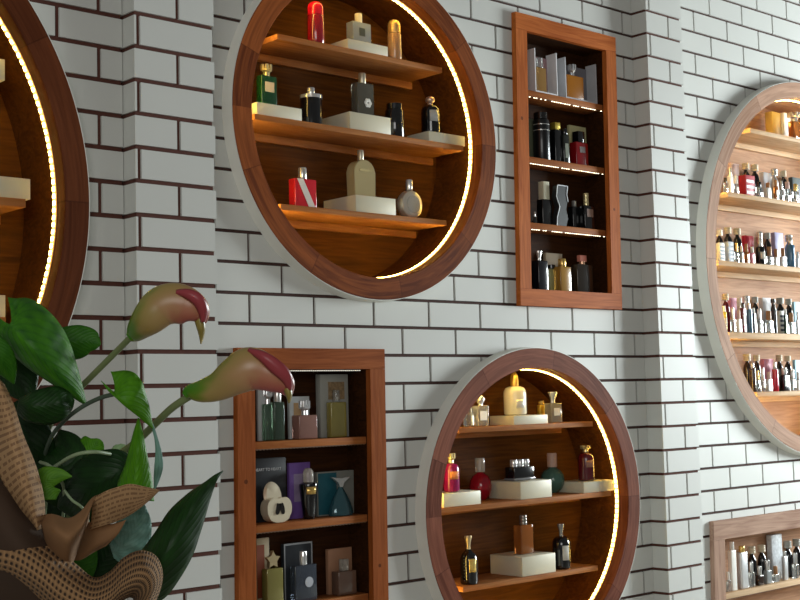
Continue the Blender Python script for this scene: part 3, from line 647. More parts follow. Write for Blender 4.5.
bottle('dusky pink square bottle with clear cap, brown cabinet bottom level', z3, .045, 344.5, 24, 559, 570.5, mat('dusky_glass', '7c6050', .12, trans=.3, coat=.5), 'box', .5, cap=glass('cap_grey', 'c8c0b4', .6), ck='box', cw=8)

# ---- crowded right round cabinet: (column, width, cap row, body row, base/body colour, kind, cap)
zz = [CR[1]+o for o, _, _ in BG]
SHN = ['top', 'second', 'middle', 'fourth', 'lowest']
colw = {'k': ('black', BLACK), 'c': ('clear', glass('clear', 'eef2f0')), 'w': ('white', WHITE), 'r': ('red', RED), 'o': ('amber', glass('amber', 'b06a30')),
        'b': ('blue', gloss('steel_blue', '4c7898')), 'p': ('pink', gloss('pink', 'd88c98')), 'm': ('dark red', gloss('oxblood', '5c0c18')), 'y': ('yellow', mat('yellow_glass', 'd8c040', .2)),
        'g': ('grey', gloss('grey', '8c9090')), 's': ('silver', metal('soft_silver', 'd0d0d0', .3)), 'n': ('dark green', gloss('bottle_green', '0e3d1e')), 'd': ('dark brown', DARK), 't': ('teal', gloss('dark_teal', '2c4a50'))}
capw = {'e': ('beige', BEIGE), 's': ('silver', SILV), 'n': ('brown', mat('brown_cap', 'a8784c', .4)), 'w': ('white', WHITE), 'g': ('gold', GOLD), 'k': ('black', BLACK), 'p': ('pinkish', mat('blush_cap', 'd8b4a8', .4)), 'x': ('grey', mat('grey_cap', 'a4a49c', .4))}
rows = {
 1: dict(back=[(747, 9, 163.5, 170, 'k', 'e'), (756, 9, 165, 171.5, 'k', 'e'), (775.5, 8, 169, 176, 's', 's'), (784.5, 8, 171, 177, 'k', 'e')],
         front=[(726, 5, 178, 183, 'c', 'k'), (731, 6, 168, 176, 'w', 's'), (736.5, 6, 176, 184, 'c', 'w'), (759.5, 8, 182, 187, 'c', 'k'), (768.5, 7, 183, 188, 'w', 'n'), (776.5, 5, 180, 186, 'o', 'n'), (782, 6, 181, 190, 'c', 's'), (788, 8, 182, 189, 'c', 'p'), (796, 7, 184, 191.5, 'c', 'g')],
         box=[(735, 11, 164, 'pinkwhite', .12), (767, 12, 173, 'white', .12), (796, 12, 178, 'tealgrey', .13), (747.5, 15, 176, 'redblack', .05)]),
 2: dict(back=[(720.5, 8, 230, 236, 'k', 'w'), (729, 9, 227.5, 234, 'k', 'e'), (738.5, 9, 228.5, 235, 'k', 'e'), (761, 7, 232, 243, 'g', 's'), (768.5, 8, 233, 239, 'k', 'x'), (790, 9, 235, 242, 'b', 's')],
         front=[(737, 5, 243, 251.5, 'c', 'g'), (742, 5, 246, 252, 'g', 'w'), (747, 6, 244, 252, 'o', 'n'), (752.5, 6, 247, 253, 'p', 'w'), (761, 9, 243, 247, 'k', 's'), (770, 8, 247, 256, 'c', 'n'), (776.5, 6, 249, 257, 'w', 'n'), (783.5, 7, 248, 256.5, 's', 'n'), (791.5, 8, 238, 245, 'b', 's'), (798.5, 5, 252, 258, 'w', 'w')],
         box=[(749, 12, 236, 'redbox', .12), (778.5, 12, 233, 'lavender', .13), (721, 8, 243, 'striped', .04), (729.5, 9, 242, 'stripeblue', .04)]),
 3: dict(back=[(727, 8, 294, 300.5, 'm', 'e'), (741, 6, 298, 306, 's', 'w'), (747.5, 8, 296, 303, 's', 's'), (756.5, 8, 297, 303, 'k', 'x'), (774.5, 6, 299, 303, 'k', 'k'), (781.5, 9, 298, 304, 'k', 'x'), (790, 8, 299, 305, 'k', 'x')],
         front=[(725, 5, 306, 312, 'y', 'w'), (733.5, 6, 308, 319, 'c', 's'), (739.5, 6, 311, 319, 'w', 'p'), (744, 6, 303, 308, 'm', 'k'), (750, 6, 303, 309, 'b', 's'), (754.7, 4, 308, 313, 'k', 'w'), (760, 7, 309, 320, 'c', 's'), (769.5, 9, 311, 320, 'c', 'n'), (775.5, 4, 305, 309, 'k', 'k'), (786.3, 4, 309, 315, 'n', 'w'), (792, 8, 313, 322, 'c', 'n'), (798.5, 4, 312, 320, 's', 's')],
         box=[(733.5, 9, 298, 'pinkbox', .12), (766.5, 12, 298, 'white', .13), (797, 8, 302, 'skyblue', .12), (781, 7, 311, 'striped', .05)]),
 4: dict(back=[(748.5, 9, 354, 361, 'd', 'e'), (758, 8, 355, 361, 'd', 'e'), (780.5, 8, 355, 361.5, 'k', 'e'), (789, 8, 356, 361.5, 'k', 'e')],
         front=[(753.5, 6, 363, 368, 'd', 's'), (758, 6, 371, 380, 'c', 'g'), (763.5, 6, 368, 379, 'c', 's'), (769.5, 7, 372, 379, 's', 'p'), (776, 6, 362, 369, 'r', 's'), (785, 10, 368, 375, 'k', 's'), (793, 7, 370, 379, 'c', 's'), (799, 6, 372, 380, 'w', 's')],
         box=[(768, 13, 359, 'pinkbox', .12), (797.5, 7, 360, 'skyblue', .12)]),
}
boxc = {'pinkwhite': ('pinkish white', 'dcc8cc'), 'white': ('white', 'dcdce0'), 'tealgrey': ('dark teal', '3c5058'), 'redblack': ('red and black striped', 'a82030'), 'redbox': ('bright red', 'd02840'), 'lavender': ('white and lavender', '9c98c0'),
        'striped': ('white grid-striped', 'd8d8cc'), 'stripeblue': ('grey-blue grid-striped', 'a8b0b8'), 'pinkbox': ('pink', 'e090a8'), 'skyblue': ('sky blue', '88b8d0')}
ORD = ['first', 'second', 'third', 'fourth', 'fifth', 'sixth', 'seventh', 'eighth', 'ninth', 'tenth', 'eleventh', 'twelfth']
def stripes(col, n, top=False):
    def f(r_, W, D, h):
        for k in range(n):
            link('printed_stripe', boxm(-W*.42, W*.42, -D/2-.0008, -D/2-.0002, h*(.12+.8*k/n), h*(.12+.8*k/n+.4/n)), col, r_)
    return f
M_dkst = mat('dark_stripe', '38404c', .5); M_whst = mat('white_swirl', 'dcd8dc', .5); M_lavtop = mat('white_top', 'e8e8f0', .5)
for si, rw in rows.items():
    z = zz[si]
    for k, (x, w_, yc, yb, c, cc) in enumerate(rw['back']):
        bottle('tall %s %s-capped bottle, %s from left in back row, %s shelf of large cabinet' % (colw[c][0], capw[cc][0], ORD[k], SHN[si]), z, .10, x, w_, yc, yb, colw[c][1], 'shoulder', cap=capw[cc][1], ck='ribbed', cw=w_*.82, group='tall bottles in the back rows of the right round cabinet')
    for k, (x, w_, yc, yb, c, cc) in enumerate(rw['front']):
        kd = 'box' if c in 'cwos' or k % 2 else 'cyl'
        bottle('small %s %s-capped bottle, %s from left in front row, %s shelf of large cabinet' % (colw[c][0], capw[cc][0], ORD[k], SHN[si]), z, .028, x, w_, yc, yb, colw[c][1], kd, .5, cap=capw[cc][1], ck='cyl', cw=w_*.55, group='small bottles in the front rows of the right round cabinet', lab=(PAPER, .6, .4, .5) if (k+si) % 3 == 0 and c != 'w' else None)
    for k, (x, w_, yt, c, Y) in enumerate(rw['box']):
        ex = stripes(M_dkst, 4) if c in ('striped', 'stripeblue') else stripes(M_whst, 3) if c == 'redblack' else stripes(M_lavtop, 1) if c == 'lavender' else None
        pbox('%s perfume carton number %s from left, %s shelf of right round cabinet' % (boxc[c][0], ['one', 'two', 'three', 'four'][k], SHN[si]), z, Y+.03 if Y > .1 else Y, x, w_, yt, mat('carton_'+c, boxc[c][1], .5), .3 if Y > .1 else .5, group='perfume cartons in the right round cabinet', extra=ex)
z = zz[0]
pbox('tall yellow carton on the top shelf of right round cabinet', z, .12, 774, 15, 113, mat('yellow_carton', 'c4a860', .5), .5, group='perfume cartons in the right round cabinet')
pbox('white carton beside the yellow one on the top shelf', z, .10, 788, 14, 114, mat('white_card', 'dcdcde', .5), .25, group='perfume cartons in the right round cabinet')
bottle('amber bottle with silver flower cap on the top shelf of right round cabinet', z, .04, 795, 12, 113, 122, glass('amber', 'b06a30'), 'box', .5, cap=CHROME, ck='crown', cw=13)

# ---- pale rectangular cabinet, lower right
z = -1.268
for k, (x, w_, yc, yb, c, cc) in enumerate([(753, 9, 546.5, 553.5, 'k', 'e'), (763, 9, 545, 552, 'k', 'e'), (789, 9, 541, 548, 'k', 'x'), (798, 9, 539, 546, 'k', 'x')]):
    bottle('tall black %s-capped bottle, %s from left in back row of lower right cabinet' % (capw[cc][0], ORD[k]), z, .075, x, w_, yc, yb, colw[c][1], 'shoulder', cap=capw[cc][1], ck='ribbed', cw=w_*.85, group='tall bottles in the lower right cabinet')
pbox('tall silver patterned carton, lower right cabinet', z, .08, 776, 14, 534.5, mat('marbled_carton', 'c4c8cc', .4, var=.5, nscale=60), .3, group='perfume cartons in the lower right cabinet')
for k, (x, w_, yc, yb, c, cc) in enumerate([(728.5, 5, 572, 580, 'c', 'w'), (733.5, 8, 542, 550, 'w', 'w'), (743.5, 10, 546, 552, 's', 'g'), (752, 7, 562, 572, 'c', 's'), (760, 8, 566, 575, 'd', 's'), (768, 8, 560, 570, 'g', 's'), (776, 7, 566, 574, 'c', 'n'), (785.5, 6, 551, 556, 's', 's'), (796, 7, 553, 564, 'c', 's')]):
    bottle('%s %s-capped bottle, %s from left in front row of lower right cabinet' % (colw[c][0], capw[cc][0], ORD[k]), z, .03, x, w_, yc, yb, colw[c][1], 'box', .5, cap=capw[cc][1], ck='cyl', cw=w_*.6, group='front bottles in the lower right cabinet')

# ------------------------------------------------------------------ bouquet in the foreground
exec_plant = True
def leafmat(name, c0, c1, vein=.25, rough=.5):
    m = bpy.data.materials.new(name); m.use_nodes = True; nt = m.node_tree; N = nt.nodes.new; L = nt.links.new; b = nt.nodes['Principled BSDF']
    uv = N('ShaderNodeUVMap'); sp = N('ShaderNodeSeparateXYZ'); L(uv.outputs[0], sp.inputs[0])
    def mth(op, a, bb=None):
        q = N('ShaderNodeMath'); q.operation = op
        for i, v in enumerate((a, bb)):
            if v is None: continue
            if isinstance(v, (int, float)): q.inputs[i].default_value = v
            else: L(v, q.inputs[i])
        return q.outputs[0]
    across = mth('ABSOLUTE', mth('SUBTRACT', sp.outputs[0], .5))
    diag = mth('SUBTRACT', mth('MULTIPLY', sp.outputs[1], 11), mth('MULTIPLY', across, 9))
    v = mth('POWER', mth('ABSOLUTE', mth('SINE', mth('MULTIPLY', diag, PI))), 6)
    n = N('ShaderNodeTexNoise'); n.inputs['Scale'].default_value = 5; n.inputs['Detail'].default_value = 4; L(uv.outputs[0], n.inputs['Vector'])
    cr = N('ShaderNodeValToRGB'); cr.color_ramp.elements[0].color = srgb(c0); cr.color_ramp.elements[1].color = srgb(c1); cr.color_ramp.elements[0].position = .22; cr.color_ramp.elements[1].position = .82
    L(mth('SUBTRACT', n.outputs['Fac'], mth('MULTIPLY', v, vein*.25)), cr.inputs[0])
    L(cr.outputs[0], b.inputs['Base Color']); b.inputs['Roughness'].default_value = rough
    bp = N('ShaderNodeBump'); bp.inputs['Strength'].default_value = .25; bp.inputs['Distance'].default_value = .0012; L(v, bp.inputs['Height']); L(bp.outputs[0], b.inputs['Normal'])
    b.inputs['Specular IOR Level'].default_value = .22
    return m
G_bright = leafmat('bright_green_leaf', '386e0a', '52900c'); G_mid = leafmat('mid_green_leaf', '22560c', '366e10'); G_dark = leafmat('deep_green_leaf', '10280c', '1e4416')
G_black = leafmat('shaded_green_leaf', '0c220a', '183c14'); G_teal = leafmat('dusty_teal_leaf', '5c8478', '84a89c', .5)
G_two = leafmat('green_leaf_blade', '1e4e18', '488a10', .3)
def spline(P, n):
    """Catmull-Rom through tuples"""
    out = []; Q = [P[0]]+list(P)+[P[-1]]
    for i in range(len(P)-1):
        p0, p1, p2, p3 = Q[i:i+4]
        for k in range(n):
            t = k/n
            out.append(tuple(.5*((2*b)+(-a+c)*t+(2*a-5*b+4*c-d)*t*t+(-a+3*b-3*c+d)*t**3) for a, b, c, d in zip(p0, p1, p2, p3)))
    out.append(tuple(P[-1])); return out
BQ = thing('lily_bouquet', 'bouquet of two pink-green calla lilies and leaves wrapped in newsprint paper and burlap', 'bouquet', deep(40, 640, 1.32))
def inb(o):
    o.parent = BQ; o.matrix_parent_inverse = Matrix.Translation(BQ.location).inverted(); return o
def grid_mesh(name, rows_, m_, thick=0, sub=0, closed=False):
    bm = bmesh.new(); uvl = bm.loops.layers.uv.new('UVMap'); V = [[bm.verts.new(p) for p in r] for r in rows_]
    nr, nc = len(V), len(V[0])
    for i in range(nr-1):
        for j in range(nc-(0 if closed else 1)):
            j2 = (j+1) % nc
            f = bm.faces.new((V[i][j], V[i][j2], V[i+1][j2], V[i+1][j]))
            for l, (a, b) in zip(f.loops, ((i, j), (i, j+1), (i+1, j+1), (i+1, j))): l[uvl].uv = (b/max(1, nc-(0 if closed else 1)), a/(nr-1))
    o = link(name, bm, m_, None, ang=80)
    if thick: solid(o, thick)
    if sub: md = o.modifiers.new('smooth', 'SUBSURF'); md.levels = sub; md.render_levels = sub
    return inb(o)
def leaf(mid, m_, name='leaf', cup=.22, na=6, lobe=0, thick=.0007, wave=.03):
    """mid: (px, py, dist, half width left px, half width right px) along the midrib; left/right seen along the direction of growth"""
    S = spline(mid, 7); rows_ = []
    for i, (x, y, d, wl, wr) in enumerate(S):
        a, b = S[max(0, i-1)], S[min(len(S)-1, i+1)]
        tx, ty = b[0]-a[0], b[1]-a[1]; l = math.hypot(tx, ty) or 1; nx, ny = ty/l, -tx/l
        r = []
        for k in range(-na, na+1):
            f = k/na; w_ = max(.15, wl if f < 0 else wr); q = abs(f)
            dd = d + cup*w_*(.45*q*q+.55*q)/F_PX*d*1.3 + wave*w_/F_PX*math.sin(i*1.1+f*3)*q
            # heart-shaped lobes: edges sweep back near the base
            sh_ = lobe*q**1.6*max(0, 1-i/(len(S)-1)*2.2)
            r.append(deep(x+nx*w_*f-tx/l*sh_, y+ny*w_*f-ty/l*sh_, dd))
        rows_.append(r)
    return grid_mesh(name, rows_, m_, thick)
def stem(P, r, m_, name='stem'):
    S = spline(P, 8); pts = [deep(*p[:3]) for p in S]; rad = [p[3]*r if len(p) > 3 else r for p in S]; rows_ = []
    for i, p in enumerate(pts):
        t = (pts[min(i+1, len(pts)-1)]-pts[max(0, i-1)]).normalized(); a = t.cross(fwd).normalized(); b = t.cross(a)
        rows_.append([p+(a*math.cos(k*PI/5)+b*math.sin(k*PI/5))*rad[i] for k in range(10)])
    return grid_mesh(name, rows_, m_, closed=True)
M_stem = mat('pale_green_stem', '707c50', .5, var=.2); M_stem2 = mat('grey_green_stem', '4c5c4c', .5, var=.2); M_stalk = mat('light_stalk', '8ca07c', .45)
D = 1.30
stem([(132, 336, D-.02), (112, 356, D), (88, 380, D+.02), (66, 402, D+.03), (50, 425, D+.05), (40, 460, D+.06), (36, 540, D+.06)], .0031, M_stem)
stem([(190, 396, D-.05), (172, 408, D-.04), (153, 426, D-.02), (135, 443, D), (112, 460, D+.03), (85, 485, D+.05), (60, 540, D+.06)], .0036, M_stem)
stem([(115, 394, D-.08), (100, 398, D-.06), (82, 407, D-.04), (64, 421, D-.02), (50, 440, D), (42, 470, D+.03), (38, 530, D+.05)], .0021, M_stem2)
stem([(110, 454, D-.03), (95, 452, D-.05), (78, 454, D-.05), (62, 462, D-.03), (50, 475, D), (44, 520, D+.05)], .0018, M_stalk)
stem([(40, 462, D-.03), (48, 465, D-.04), (56, 472, D-.03), (64, 490, D), (62, 530, D+.03)], .0016, M_stalk)
stem([(64, 490, D-.05), (72, 500, D-.05), (84, 510, D-.04), (90, 530, D)], .0014, M_stalk)
# leaves
leaf([(10, 324, D-.06, 10, 12), (12, 327, D-.062, 15, 24), (17, 332, D-.065, 18, 34), (30, 345, D-.07, 19, 37), (44, 359, D-.065, 17, 32), (58, 374, D-.055, 12, 23), (70, 387, D-.045, 7.5, 14), (80, 398, D-.035, 3.5, 6), (87, 406, D-.02, .3, .3)], G_two, cup=.9, lobe=24)
leaf([(52, 345, D+.04, 10, 10), (62, 342, D+.03, 18, 14), (78, 341, D+.03, 18, 16), (90, 341, D+.03, 13, 13), (97, 343, D+.03, 7, 7), (101, 344, D+.03, .5, .5)], G_mid, cup=.3)
leaf([(114, 392, D-.08, 1.5, 12), (116, 394, D-.085, 2.5, 22), (120, 397.5, D-.09, 3, 28), (128, 404.5, D-.09, 3.2, 24), (138, 413, D-.08, 2.6, 15), (147, 422, D-.07, 1.6, 6), (153, 428.5, D-.06, .4, .4)], G_bright, cup=.5, lobe=17)
leaf([(152, 424, D-.05, 1.2, 1.2), (156, 438, D-.05, 1.6, 1.6), (158.5, 452, D-.05, 3, 3), (159, 466, D-.05, 4.5, 4), (157, 478, D-.04, 3.2, 3), (154.5, 490, D-.04, .4, .4)], G_teal, cup=.4)
leaf([(134, 500, D-.07, 20, 18), (135, 484, D-.07, 18, 17), (136.5, 466, D-.07, 13, 11.5), (138, 446, D-.07, 7.5, 8), (138.4, 431, D-.06, 4, 4.5), (138.5, 418, D-.05, .4, .4)], G_bright, cup=.7)
leaf([(84, 466, D+.02, 10, 10), (88, 456, D+.02, 14, 15), (93, 448, D+.02, 13, 15), (97, 442, D+.02, 8, 12), (98, 438.5, D+.02, 1, 1)], G_bright, cup=.3)
leaf([(112, 470, D+.05, 6, 8), (118, 458, D+.05, 9, 10), (122, 448, D+.05, 8, 8), (123, 444, D+.05, 2, 2)], leafmat('pale_green_leaf', '7c9c6c', '9cb88c'), cup=.3)
leaf([(2, 335, D-.02, 12, 12), (8, 352, D-.01, 20, 22), (16, 370, D, 24, 24), (24, 388, D, 17, 15), (31, 404, D, .5, .5)], G_dark, cup=.4)
leaf([(-18, 330, D-.07, 4, 6), (-10, 342, D-.08, 14, 12), (0, 356, D-.08, 16, 14), (8, 370, D-.07, 10, 10), (14, 384, D-.06, .5, .5)], G_mid, cup=.4)
leaf([(18, 404, D-.05, 8, 6), (30, 406, D-.06, 16, 14), (46, 405, D-.06, 20, 17), (60, 403, D-.06, 17, 17), (70, 401, D-.05, 9, 10), (74.5, 400, D-.05, .6, .6)], G_dark, cup=.5)
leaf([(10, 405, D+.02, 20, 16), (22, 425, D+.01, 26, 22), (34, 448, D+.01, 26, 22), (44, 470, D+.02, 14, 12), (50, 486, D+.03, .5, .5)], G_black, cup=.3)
leaf([(44, 500, D+.02, 20, 20), (56, 480, D+.01, 30, 30), (66, 460, D+.01, 28, 30), (66, 443, D+.02, 16, 26), (60, 430, D+.03, 1, 1)], G_dark, cup=.3)
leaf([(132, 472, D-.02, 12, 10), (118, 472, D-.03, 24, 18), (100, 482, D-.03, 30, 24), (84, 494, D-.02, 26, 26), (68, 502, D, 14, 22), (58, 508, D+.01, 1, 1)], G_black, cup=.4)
leaf([(44, 500, D-.08, 12, 10), (44, 488, D-.08, 17, 12), (48, 480, D-.08, 10, 14), (60, 476, D-.08, 6, 8), (72, 476.5, D-.08, .5, .5)], leafmat('yellow_green_leaf', '3c6c14', '5c8c24'), cup=.3)
leaf([(136, 600, D-.06, 10, 14), (146, 586, D-.07, 22, 20), (158, 566, D-.08, 25, 22), (172, 543, D-.08, 24, 20), (186, 520, D-.07, 18, 19), (198, 500, D-.06, 12, 12), (209, 485, D-.05, 6, 5), (216, 477, D-.05, 2.5, 2.5), (223, 471, D-.04, .3, .3)], G_dark, cup=.8)
leaf([(112, 552, D+.0, 6, 8), (122, 548, D-.01, 18, 18), (132, 535, D-.02, 19, 20), (138, 520, D-.02, 14, 17), (141, 508, D-.02, 6, 8), (142, 502, D-.01, .5, .5)], G_teal, cup=.5, wave=.5)
leaf([(66, 588, D+.05, 16, 16), (76, 570, D+.04, 18, 18), (86, 556, D+.04, 14, 16), (94, 546, D+.04, 4, 4)], G_mid, cup=.2)
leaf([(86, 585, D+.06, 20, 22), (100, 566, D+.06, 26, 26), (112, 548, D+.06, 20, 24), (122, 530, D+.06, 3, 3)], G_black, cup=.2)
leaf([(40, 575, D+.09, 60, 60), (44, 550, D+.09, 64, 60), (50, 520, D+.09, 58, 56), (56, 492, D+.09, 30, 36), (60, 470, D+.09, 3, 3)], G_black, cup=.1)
# calla lilies: a trumpet grown along a curved spine
def lilymat():
    m = bpy.data.materials.new('calla_spathe'); m.use_nodes = True; nt = m.node_tree; N = nt.nodes.new; L = nt.links.new; b = nt.nodes['Principled BSDF']
    uv = N('ShaderNodeUVMap'); sp = N('ShaderNodeSeparateXYZ'); L(uv.outputs[0], sp.inputs[0])
    n = N('ShaderNodeTexNoise'); n.inputs['Scale'].default_value = 3; n.inputs['Detail'].default_value = 2; L(uv.outputs[0], n.inputs['Vector'])
    a = N('ShaderNodeMath'); a.operation = 'MULTIPLY_ADD'; L(n.outputs['Fac'], a.inputs[0]); a.inputs[1].default_value = .5; 
    s2 = N('ShaderNodeMath'); s2.operation = 'SUBTRACT'; L(sp.outputs[1], s2.inputs[0]); s2.inputs[1].default_value = .25; 
    a2 = N('ShaderNodeMath'); a2.operation = 'MULTIPLY_ADD'; cs = N('ShaderNodeMath'); cs.operation = 'COSINE'; ml = N('ShaderNodeMath'); ml.operation = 'MULTIPLY'; L(sp.outputs[0], ml.inputs[0]); ml.inputs[1].default_value = 2*PI
    L(ml.outputs[0], cs.inputs[0]); L(cs.outputs[0], a2.inputs[0]); a2.inputs[1].default_value = -.13; L(s2.outputs[0], a2.inputs[2]); L(a2.outputs[0], a.inputs[2])
    cr = N('ShaderNodeValToRGB'); e = cr.color_ramp.elements; e[0].position = .04; e[0].color = srgb('3c7a10'); e[1].position = 1.0; e[1].color = srgb('a03440')
    for p, c in ((.18, '5e7c1c'), (.32, '98844a'), (.62, 'a88058'), (.84, 'a8584c')): q = e.new(p); q.color = srgb(c)
    L(a.outputs[0], cr.inputs[0]); L(cr.outputs[0], b.inputs['Base Color']); b.inputs['Roughness'].default_value = .35; b.inputs['Subsurface Weight'].default_value = 0
    return m
M_lily = lilymat()
def lily(rings, tip, back):
    S = spline(rings, 6); rows_ = []; n = 24
    for i, (x, y, d, r) in enumerate(S):
        a, b = S[max(0, i-1)], S[min(len(S)-1, i+1)]
        p = deep(x, y, d); t = (deep(b[0], b[1], b[2])-deep(a[0], a[1], a[2])).normalized()
        e1 = t.cross(fwd).normalized(); e2 = e1.cross(t); rad = r/F_PX*d; u = i/(len(S)-1); row = []
        for k in range(n):
            th = 2*PI*k/n; fl = 1+.10*math.sin(2*th+u*3)*u+.05*math.sin(5*th+u*7)*u*u
            row.append(p+(e1*math.cos(th)*fl+e2*math.sin(th)*.8)*rad)
        rows_.append(row)
    o = grid_mesh('calla_flower', rows_, M_lily, .0009, closed=True)
    # curled rim lobe and pointed tip
    for nm, P in (('petal_tip', tip), ('rolled_edge', back)):
        if not P: continue
        SS = spline(P, 6); rr_ = []
        for i, (x, y, d, w_) in enumerate(SS):
            a, b = SS[max(0, i-1)], SS[min(len(SS)-1, i+1)]; tx, ty = b[0]-a[0], b[1]-a[1]; l = math.hypot(tx, ty) or 1
            rr_.append([deep(x-ty/l*w_*f, y+tx/l*w_*f, d+.004*abs(f)) for f in (-1, -.6, -.2, .2, .6, 1)])
        q = grid_mesh(nm, rr_, mat('rose_petal', '983c42', .4) if nm == 'rolled_edge' else mat('olive_tip', '8c7c3c', .4), .0009)
        q.parent = o; q.matrix_parent_inverse = Matrix.Identity(4)
lily([(129, 338, 1.28, 4), (134, 334, 1.28, 8.5), (141, 326, 1.27, 13), (150, 317, 1.26, 17), (161, 307, 1.26, 19), (173, 303, 1.26, 19), (185, 305, 1.26, 18), (194, 309, 1.26, 15), (200, 315, 1.265, 10), (203, 322, 1.27, 4)],
     [(199, 318, 1.255, 5), (201, 328, 1.255, 4), (201.5, 337, 1.26, 2), (201, 344, 1.26, .3)],
     [(176, 292, 1.245, 2), (188, 294, 1.24, 5), (198, 300, 1.24, 6), (203, 311, 1.245, 5), (203, 322, 1.25, 2)])
lily([(185, 396, 1.24, 3), (190, 392, 1.24, 7), (203, 391, 1.235, 11), (219, 386, 1.23, 14), (235, 376, 1.225, 18), (249, 369, 1.225, 20.5), (262, 371, 1.225, 18), (274, 377, 1.225, 15), (284, 385, 1.23, 11), (289, 394, 1.235, 4)],
     [(287, 388, 1.22, 4), (289, 395, 1.22, 3), (289, 403, 1.225, .5)],
     [(248, 350, 1.215, 2), (262, 356, 1.205, 5), (275, 366, 1.205, 7), (286, 377, 1.21, 6), (290, 390, 1.22, 2)])
# newsprint wrapping paper
def papermat(nm, ax, cnt, ws):
    m = bpy.data.materials.new(nm); m.use_nodes = True; nt = m.node_tree; N = nt.nodes.new; L = nt.links.new; b = nt.nodes['Principled BSDF']
    uv = N('ShaderNodeUVMap'); mp = N('ShaderNodeMapping'); L(uv.outputs[0], mp.inputs[0]); mp.inputs['Scale'].default_value = (1, 1, 1)
    sp = N('ShaderNodeSeparateXYZ'); L(mp.outputs[0], sp.inputs[0])
    def mth(op, a, bb=None):
        q = N('ShaderNodeMath'); q.operation = op
        for i, v in enumerate((a, bb)):
            if v is None: continue
            if isinstance(v, (int, float)): q.inputs[i].default_value = v
            else: L(v, q.inputs[i])
        return q.outputs[0]
    line = mth('GREATER_THAN', mth('SINE', mth('MULTIPLY', sp.outputs[ax], 2*PI*cnt)), .15)
    cb = N('ShaderNodeCombineXYZ'); L(mth('MULTIPLY', sp.outputs[1-ax], ws), cb.inputs[0]); L(mth('FLOOR', mth('MULTIPLY', sp.outputs[ax], cnt)), cb.inputs[1])
    n = N('ShaderNodeTexNoise'); n.inputs['Scale'].default_value = 1.0; n.inputs['Detail'].default_value = 3; L(cb.outputs[0], n.inputs['Vector'])
    ink = mth('MULTIPLY', line, mth('GREATER_THAN', n.outputs['Fac'], .46))
    mx = N('ShaderNodeMix'); mx.data_type = 'RGBA'; L(mth('MULTIPLY', ink, .62), mx.inputs[0]); mx.inputs[6].default_value = srgb('a8845c'); mx.inputs[7].default_value = srgb('5c3c24')
    L(mx.outputs[2], b.inputs['Base Color']); b.inputs['Roughness'].default_value = .75
    return m
M_news = papermat('newsprint_kraft', 0, 26, 14); M_news2 = papermat('newsprint_kraft_flap', 1, 8, 26); M_kraft = mat('plain_kraft_paper', '84603e', .8, var=.12, nscale=50)
def loft(name, polys, m_, nu=10, thick=.0006, nv=5):
    A = [spline(p, nv) for p in polys]; n = len(A[0]); rows_ = []
    for i in range(n): rows_.append([deep(*q) for q in spline([a[i] for a in A], nu)])
    rows_ = list(map(list, zip(*rows_)))
    return grid_mesh(name, rows_, m_, thick)
loft('paper_wrap', [[(-14, 372, 1.24), (-16, 410, 1.23), (-10, 450, 1.22), (4, 485, 1.21), (22, 515, 1.21), (36, 532, 1.22)],
                    [(-2, 378, 1.22), (4, 410, 1.20), (10, 440, 1.19), (20, 472, 1.185), (30, 503, 1.19), (38, 530, 1.20)],
                    [(4, 384, 1.23), (14, 405, 1.21), (23, 434, 1.20), (36, 466, 1.20), (44, 498, 1.205), (45, 528, 1.22)]], M_news)
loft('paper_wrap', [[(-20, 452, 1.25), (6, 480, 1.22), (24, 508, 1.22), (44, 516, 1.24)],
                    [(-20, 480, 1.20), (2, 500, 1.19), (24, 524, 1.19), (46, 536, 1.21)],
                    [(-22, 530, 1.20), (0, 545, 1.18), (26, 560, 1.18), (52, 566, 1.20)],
                    [(-22, 600, 1.24), (0, 604, 1.24), (26, 610, 1.24), (56, 612, 1.24)]], mat('shade_painted_paper', '3e2c1e', .85, var=.15, nscale=60))  # dark colour paints in the shade inside the wrap
loft('paper_wrap', [[(40, 516, 1.23), (52, 514, 1.20), (68, 518, 1.19), (80, 512, 1.19), (92, 498, 1.20), (100, 494, 1.22)],
                    [(42, 528, 1.20), (54, 530, 1.17), (68, 536, 1.16), (80, 528, 1.17), (89, 512, 1.18), (94, 500, 1.20)],
                    [(46, 548, 1.21), (56, 552, 1.19), (68, 553, 1.18), (76, 544, 1.185), (84, 528, 1.19), (90, 510, 1.21)],
                    [(50, 580, 1.24), (58, 582, 1.23), (68, 575, 1.23), (74, 560, 1.22), (80, 544, 1.22), (88, 524, 1.23)]], M_kraft)
loft('paper_wrap', [[(92, 500, 1.20), (104, 492, 1.19), (118, 487, 1.19), (130, 484, 1.19), (146, 487, 1.20), (160, 490, 1.21)],
                    [(92, 514, 1.21), (104, 510, 1.20), (117, 505, 1.20), (130, 502, 1.20), (143, 499, 1.205), (158, 492, 1.21)],
                    [(90, 530, 1.22), (102, 526, 1.21), (115, 522, 1.215), (128, 516, 1.215), (140, 508, 1.21), (152, 498, 1.212)]], M_news2)
loft('paper_wrap', [[(86, 520, 1.23), (98, 526, 1.225), (112, 524, 1.225), (126, 520, 1.22)],
                    [(78, 540, 1.235), (92, 545, 1.225), (106, 541, 1.225), (118, 534, 1.225)],
                    [(68, 560, 1.24), (80, 560, 1.235), (94, 552, 1.235), (106, 546, 1.23)]], M_kraft)
